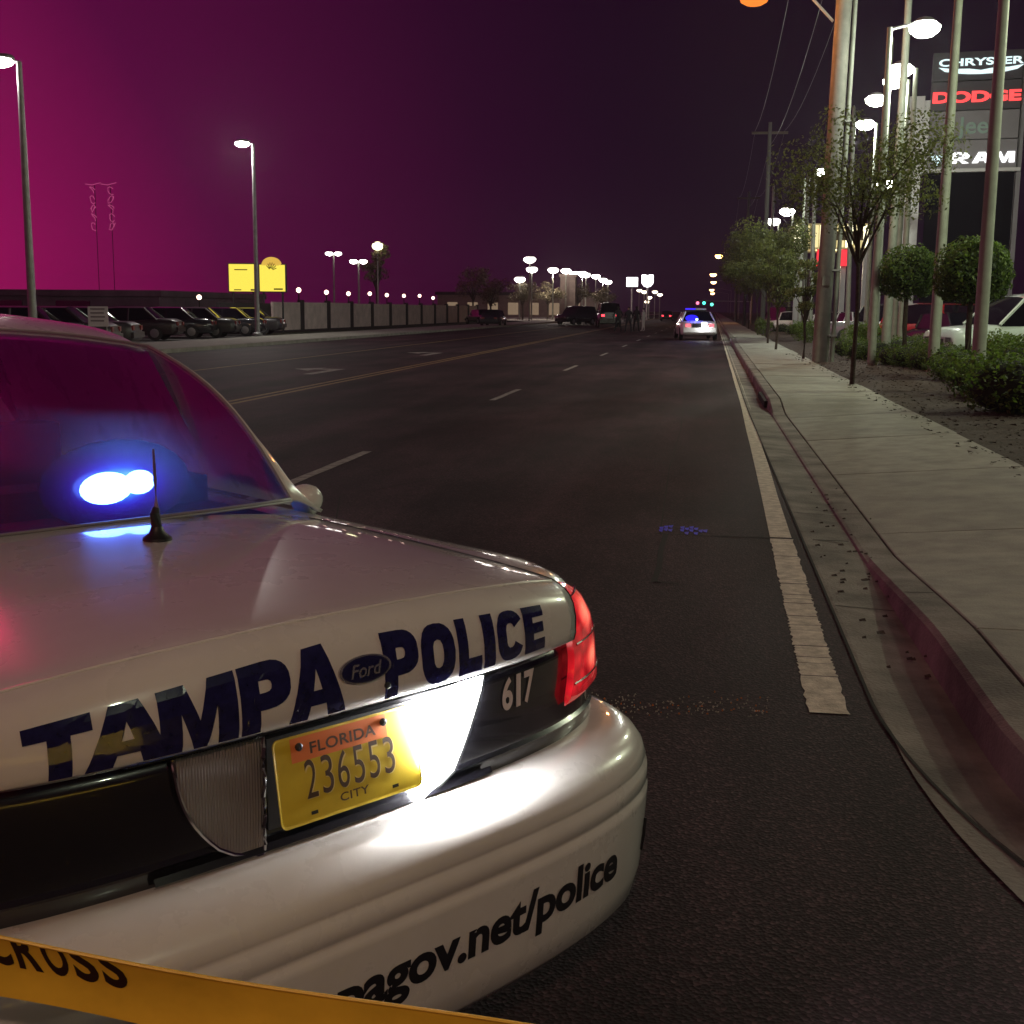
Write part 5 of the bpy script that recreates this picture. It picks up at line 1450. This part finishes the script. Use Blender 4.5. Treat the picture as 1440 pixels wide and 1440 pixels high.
for i, (px, py) in enumerate(((906,410),(913,418),(921,410),(928,414),(899,408),(910,424))):
    Y = 230+i*6; p = at_y(px, py, Y)
    lot_lamp('parking_lamp', p.x, Y, p.z, 'warm white lamp in the cluster below the white signs, ' + ('upper middle','centre','upper right','rightmost','upper left','lowest')[i], 'parking lamp', 'lamp cluster below the white signs', emit('warm_cluster', (1,0.86,0.62), 5), r=0.1, hr=0.55)
# traffic signals at the far crossing
tp = at_y(1003,428,215)
r_ = empty('traffic_signal', (7.5, 215, 0.1), 0, 'traffic signals showing green on a mast arm at the far crossing', 'traffic signal')
MB().tube([(0,0,0),(0,0,tp.z+0.5)],0.14,8).build('pole', STEEL, r_); MB().tube([(0,0,tp.z+0.4),(tp.x-7.5-3.2,0,tp.z+0.5)],[0.1,0.06],8).build('arm', STEEL, r_)
for px, py, c_ in ((990,427,(0.1,1,0.75)),(1001,429,(0.15,1,0.7)),(981,427,(1,0.2,0.35))):
    q = at_y(px, py, 215); h_ = MB().box(q.x-7.5-0.2,q.x-7.5+0.2,-0.15,0.15,q.z-0.5,q.z+0.6).build('signal_head', DARKPL, r_)
    mb = MB(); ellip(mb, (q.x-7.5,-0.18,q.z), (0.28,0.1,0.28)); mb.build('signal_lens', emit('signal_%d' % px, c_, 2.2), h_)
# far vehicles
E_HEAD = emit('headlight_on', (1,0.85,0.75), 9); E_TAIL = emit('tail_on', (1,0.04,0.06), 5)
vehicle('parked_car', X_at(761,140,445), 108, 0.0, 'dark sedan seen from behind at the left road edge before the lit lot', 'car', 'cars at the far crossing', CARD[2])
vehicle('parked_car', X_at(803,120,445), 125, 2.6, 'dark utility vehicle crossing by the pale column', 'car', 'cars at the far crossing', CARD[2], kind='suv', H=1.85, L_=5.0)
vehicle('oncoming_car', X_at(824,125,445), 135, 3.14, 'oncoming car with a glowing warm headlight', 'car', 'cars at the far crossing', CARD[2], head=E_HEAD)
vehicle('parked_car', X_at(855,110,445), 110, 0.15, 'dark van with one red tail light lit beside the standing people', 'van', 'cars at the far crossing', CARD[6], kind='suv', H=2.1, L_=5.2, W=2.0, tail=E_TAIL)
vehicle('parked_car', X_at(938,190,440), 190, 0.0, 'far car with red tail lights glowing down the road', 'car', 'cars at the far crossing', CARD[2], tail=E_TAIL)
vehicle('parked_car', X_at(690,130,445), 124, 0.6, 'dark car in front of the tan trees at the wall end', 'car', 'cars at the far crossing', CARD[2])

# distant police car
PX = X_at(978, 70, 460)
fp = vehicle('police_car', PX, 68, 0.10, 'distant white police car stopped in the lane with blue light in its rear window', 'police car', None, CARD[5], L_=5.1, W=1.95, H=1.45, tail=emit('pale_red_tail', (1,0.16,0.2), 1.6))
MB().box(-0.40,0.40,-2.60,-2.565,0.66,0.86).build('rear_panel', BLACKP, fp)
MB().box(0.10,0.36,-2.625,-2.602,0.58,0.92).build('reverse_lamp', emit('rev_far', (1,1,1), 7), fp)
mb = MB(); ellip(mb, (-0.17,-1.72,1.10), (0.16,0.06,0.13)); mb.build('blue_lamp', emit('blue_far', (0.45,0.75,1), 7), fp)
mb = MB(); ellip(mb, (-0.35,-1.74,1.12), (0.34,0.05,0.18)); mb.build('blue_lens', emit('blue_far_lens', (0.03,0.02,1), 1.2), fp)
lbf = MB().box(-0.55,0.55,-0.15,0.15,1.50,1.56).build('light_bar', DARKPL, fp)
MB().box(-0.55,-0.02,-0.14,0.14,1.565,1.64).build('light_bar_blue', emit('lb_blue', (0.06,0.03,1), 1.4), lbf)
MB().box(0.02,0.55,-0.14,0.14,1.565,1.64).build('light_bar_clear', emit('lb_clear', (0.5,0.5,0.6), 0.35), lbf)
add_light('reverse_light', 'POINT', (0.22,-2.9,0.75), 25, (1,1,1), fp, 0.08)
add_light('blue_flasher', 'POINT', (-0.2,-2.3,1.25), 20, (0.1,0.1,1), fp, 0.08)

# people standing in the road, dark clothes
SKIN = mat('skin', (0.30,0.18,0.13), 0.6); CLOTH = mat('dark_clothes', (0.012,0.012,0.016), 0.9); CLOTH2 = mat('pale_shirt', (0.45,0.42,0.42), 0.9)
def person(x, y_, rz, lab, top, stance=0.12, hgt=1.76, arm=0.0):
    s = hgt/1.76
    J = {'pelvis':(0,0,0.96),'waist':(0,0,1.08),'chest':(0,0.0,1.34),'neck':(0,0.01,1.49),'head':(0,0.02,1.60),'crown':(0,0.01,1.70)}
    V = []; E_ = []; Rr = []
    def add(p, r1, par=None):
        V.append(Vector(p)*s); Rr.append(r1*s)
        if par is not None: E_.append((par, len(V)-1))
        return len(V)-1
    pe = add((0,0,0.96), 0.145); wa = add((0,0,1.10), 0.13, pe); chs = add((0,0,1.33), 0.155, wa); ne = add((0,0.01,1.48), 0.058, chs); he = add((0,0.02,1.57), 0.085, ne); cr_ = add((0,0.015,1.67), 0.088, he)
    for sx in (-1, 1):
        hp = add((sx*0.10,0,0.90), 0.10, pe); kn = add((sx*(0.10+stance*0.5),0.03*sx,0.50), 0.062, hp); an_ = add((sx*(0.10+stance),0,0.09), 0.045, kn); add((sx*(0.12+stance),0.15,0.04), 0.038, an_)
        sh = add((sx*0.19,0,1.40), 0.062, chs); el = add((sx*(0.27+arm*0.1),-0.02+arm*0.1,1.12), 0.045, sh); wr = add((sx*0.25,0.08+arm*0.25,0.88+arm*0.25), 0.032, el)
        pa = add((sx*0.245,0.10+arm*0.3,0.81+arm*0.27), 0.036, wr)
        for f in range(4): add((sx*(0.225+0.016*f),0.12+arm*0.32,0.72+arm*0.28+0.008*abs(f-1.5)), 0.0095, pa)
        add((sx*0.215,0.145+arm*0.3,0.78+arm*0.27), 0.011, pa)
    me = bpy.data.meshes.new('person'); me.from_pydata(V, E_, []); me.materials.append(top)
    o = bpy.data.objects.new('person', me); COL.objects.link(o); o.location = (x, y_, 0.0); o.rotation_euler = (0,0,rz)
    m = o.modifiers.new('skin', 'SKIN'); m.use_smooth_shade = True
    for i, r1 in enumerate(Rr): me.skin_vertices[0].data[i].radius = (r1, r1*0.82 if i in (1,2) else r1)
    me.skin_vertices[0].data[0].use_root = True
    o.modifiers.new('sub', 'SUBSURF').levels = 1
    tag(o, lab, 'person', 'people standing in the road')
    mb = MB(); ellip(mb, (0,0.055*s,1.60*s), (0.072*s,0.06*s,0.095*s), 12); mb.build('face', SKIN, o, True)
    mb = MB(); ellip(mb, (0,-0.005,1.665*s), (0.097*s,0.10*s,0.075*s), 12); mb.build('hair', mat('dark_hair', (0.01,0.008,0.007), 0.8), o, True)
    return o
person(X_at(872,90,445), 88, 0.3, 'person in dark clothes standing in the road, leftmost of the group, arms raised a little', CLOTH, arm=0.6, hgt=1.82)
person(X_at(884,86,445), 86, 2.8, 'person in dark clothes standing in the road, second from the left', CLOTH, hgt=1.78)
person(X_at(895,90,445), 90, -0.6, 'person in dark trousers and dark jacket, third from the left', CLOTH, arm=0.3, hgt=1.85)
person(X_at(905,92,445), 92, 1.2, 'person in a paler shirt, rightmost of the group standing in the road', CLOTH2, hgt=1.72)

# utility poles further on with wires
wz = 12.5
prev = [(up_.x, uY)]
for i, (px, Y, lab) in enumerate(((1078,80,'tall thin concrete utility pole beyond the street trees'),(1052,125,'distant concrete utility pole where the wires run'),(1040,185,'farthest thin utility pole near the vanishing sidewalk'))):
    x = X_at(px, Y, 300)
    r_ = empty('utility_pole', (x, Y, 0), 0, lab, 'utility pole', 'utility poles along the sidewalk')
    MB().tube([(0,0,0),(0,0,13)], [0.17,0.11], 8).build('shaft', POLEF, r_, True)
    MB().box(-1.1,1.1,-0.06,0.06,12.3,12.45).build('crossarm', BARK, r_)
    prev.append((x, Y))
prev.append((prev[-1][0]+2, 330))
WIRE = mat('wire', (0.02,0.02,0.02), 0.6)
for k, (dx, dz, lab) in enumerate(((-0.9,0,'power line, leftmost of the overhead wires along the sidewalk'),(0.0,-0.9,'lower telephone line strung between the utility poles'),(0.9,0,'power line, rightmost of the overhead wires'))):
    pts = []
    for (a, b) in zip(prev[:-1], prev[1:]):
        for t in lin(0, 1, 10)[:-1]:
            pts.append((a[0]+(b[0]-a[0])*t+dx, a[1]+(b[1]-a[1])*t, wz+dz-4*1.0*t*(1-t)))
    o = MB().tube(pts, 0.010, 4).build('power_line', WIRE); tag(o, lab, 'wire', 'overhead wires')

# =================================================================== DEALERSHIP
# tall sign tower
TW = mat('tower_cladding', (0.16,0.15,0.16), 0.6, noise=0.1, nscale=0.6); TW2 = mat('tower_dark_band', (0.035,0.028,0.04), 0.5); TWL = mat('tower_leg', (0.45,0.45,0.44), 0.6)
Y = 62.0
L0 = at_y(1304,235,Y); R0 = at_y(1427,235,Y); T0 = at_y(1365,72,Y); B0 = at_y(1365,238,Y)
tx = (L0.x+R0.x)/2; tw = (R0.x-L0.x)/2
tower = empty('sign_tower', (tx, Y, 0), radians(-8), 'tall dark sign tower with CHRYSLER, DODGE, Jeep and RAM lit one above another', 'sign tower')
zt, zb = T0.z, B0.z
for i in range(4):
    z1 = zt - (zt-zb)*i/4; z0 = zt - (zt-zb)*(i+1)/4 + 0.05
    MB().box(-tw, tw, 0, 0.9, z0, z1).build('sign_panel', TW2 if i < 2 else TW, tower)
legl = MB().box(-tw-1.25, -tw-0.25, 0.1, 1.0, 0, zb+3.4).build('leg', TWL, tower)
MB().box(-tw-0.24, -tw-0.003, 0.15, 0.9, zb, zb+3.2).build('side_fin', TWL, tower)
MB().box(tw+0.05, tw+0.25, 0.15, 0.9, 0, zt).build('side_fin', TW, tower)
MB().box(-tw*0.98, tw*1.0, 0.3, 0.8, 0, zb-0.05).build('lower_panel', mat('tower_base_dark', (0.006,0.004,0.008), 1.0, spec=0.0), tower)
MB().box(-tw-0.3, tw+0.2, -0.06, 0.95, zb-0.12, zb+0.04).build('band', TWL, tower)
def tower_text(t, cx, zc, w, h, m, bold, shear=0.0, depth=0.06):
    lay_text(t, lambda u, v: (cx-w/2+w*u, -depth, zc-h/2+h*v), 'sign_letters', m, tower, bold, 1.0, cuts=(1, 1), shear=shear)
def tz(py): return Z_at(1365, py, Y)
E_T = emit('tower_letters_white', (0.75,0.95,0.95), 1.3); E_TR = emit('tower_letters_red', (1.0,0.07,0.07), 1.7); E_TD = emit('tower_letters_dim', (0.30,0.40,0.30), 0.42); E_TW = emit('tower_letters_bright', (1,1,1), 1.8)
S_ = Y/FOC
tower_text('CHRYSLER', 0.15, tz(87), 103*S_, 9.5*S_, E_T, 0.03)
mb = MB()
for sg_ in (-1, 1):   # spread wings
    pts = [(0,0),(14,2.2),(34,2.6),(52,5.0),(44,-0.5),(30,-3.2),(14,-4.6),(0,-5.0)]
    vs = [(0.15+sg_*x*S_, -0.06, tz(99)+z*S_) for x, z in pts]; mb.add(vs, [tuple(range(8))])
mb.build('wing_emblem', E_T, tower)
tower_text('DODGE', 0.05, tz(136), 108*S_, 14.5*S_, E_TR, 0.05)
tower_text('Jeep', 0.22, tz(180), 53*S_, 28*S_, E_TD, 0.012)
for ch_, xa, xb in (('R',-38,-15),('A',-12,12),('M',14,40)):
    lay_text(ch_, lambda u, v, a=xa, b=xb: (0.45+(a+(b-a)*u)*S_, -0.06, tz(222)+(v-0.5)*14*S_), 'sign_letters', E_TW, tower, 'block', cuts=(1, 1))
mb = MB()
hc = (-42*S_, tz(224)); 
pts = [(-9,9),(-3,6),(3,6),(9,9),(8,2),(4,-4),(0,-9),(-4,-4),(-8,2)]
mb.add([(hc[0]+x*S_, -0.06, hc[1]+z*S_) for x, z in pts], [tuple(range(9))]); mb.build('horned_emblem', E_T, tower)

# lit canopy with cream fascia and red letters below
Y = 84
a = at_y(1115,350,Y); b = at_y(1226,314,Y)
can = empty('lit_canopy', ((a.x+b.x)/2, Y+3, 0), 0, 'lit cream canopy fascia on posts with red panels under it, behind the utility pole', 'canopy')
w = (b.x-a.x)/2; E_CR = emit('lit_cream_fascia', (1.0,0.84,0.40), 1.1); E_CRH = emit('lit_cream_hot', (1.0,0.93,0.6), 2.4)
MB().box(-w, w, -2.9, 3, a.z, b.z).build('roof_box', mat('canopy_cream', (0.5,0.42,0.22), 0.6), can)
nseg = 9
for i in range(nseg):
    x0 = -w + 2*w*i/nseg
    MB().box(x0+0.05, x0+2*w/nseg-0.05, -3.0, -2.905, a.z+0.1, b.z-0.1).build('fascia_panel', E_CRH if i in (0,3,6,8) else E_CR, can)
MB().box(-w*0.25, w*0.8, -3.08, -3.01, a.z+0.55, b.z-0.5).build('dark_emblem_band', mat('fascia_mark', (0.10,0.06,0.02), 0.7), can)
for px in (1157, 1189): 
    q = at_y(px, 363, Y); MB().box(q.x-can.location.x-0.38, q.x-can.location.x+0.38, -2.98, -2.8, q.z-0.5, q.z+0.55).build('red_panel', emit('red_panel_lit', (1,0.05,0.07), 1.1), can)
for x in (-w*0.85, -w*0.2, w*0.35, w*0.92): MB().box(x-0.16, x+0.16, -2.6, -2.3, 0, a.z).build('post', TWL, can)
add_light('canopy_light', 'POINT', (0,-1.0,a.z-0.4), 350, (1,0.9,0.65), can, 0.4)

# cars of the lot
LG = 'cars on the dealership lot'
vehicle('parked_truck', X_at(1452,35.5,420), 35.5, 1.9, 'white pickup truck at the right edge, cab and hood lit greenish', 'truck', LG, CARD[7], kind='suv', H=1.95, L_=5.4, W=2.0, z=0.05)
for px, Y, ci, rz, kd, lab in ((1205,66,5,0.3,'sedan','white sedan on the lot right of the utility pole'),(1238,60,3,1.3,'suv','silver utility vehicle behind the shrubs left of the round tree'),(1278,56,4,0.5,'sedan','dark red sedan below the left round tree'),(1305,50,4,1.2,'suv','red utility vehicle beside the tall pole foot'),(1335,48,6,0.4,'sedan','black sedan between the round trees'),(1352,52,8,1.4,'sedan','yellow sedan below the right round tree'),(1390,54,5,0.3,'sedan','white sedan behind the thick pole'),(1100,92,6,0.4,'suv','dark utility vehicle past the street trees'),(1118,88,5,1.2,'sedan','white sedan under the street trees'),(1170,80,5,1.0,'sedan','white sedan beneath the lit canopy'),(1222,86,5,0.6,'sedan','white sedan behind the canopy post')):
    vehicle('lot_car', X_at(px, Y, 430), Y, rz, lab, 'car', LG, CARD[ci], kind=kd, H=1.45 if kd == 'sedan' else 1.8, z=0.05)

# =================================================================== HAZE
if HAZE > 0:
    hz = MB().box(-320, 320, -60, 640, -1.2, 16).build('haze', MULCH)  # haze volume added to imitate lens glare around the lamps
    hz.data.materials.clear()
    vm = bpy.data.materials.new('glare_haze'); vm.use_nodes = True
    nt = vm.node_tree
    for n in list(nt.nodes): nt.nodes.remove(n)
    o_ = nt.nodes.new('ShaderNodeOutputMaterial'); pv = nt.nodes.new('ShaderNodeVolumePrincipled')
    pv.inputs['Color'].default_value = (0.85,0.85,0.9,1); pv.inputs['Density'].default_value = HAZE; pv.inputs['Anisotropy'].default_value = 0.55
    nt.links.new(pv.outputs[0], o_.inputs['Volume'])
    hz.data.materials.append(vm); hz['kind'] = 'stuff'; hz['label'] = 'thin haze added over the road and lots for lamp glow'
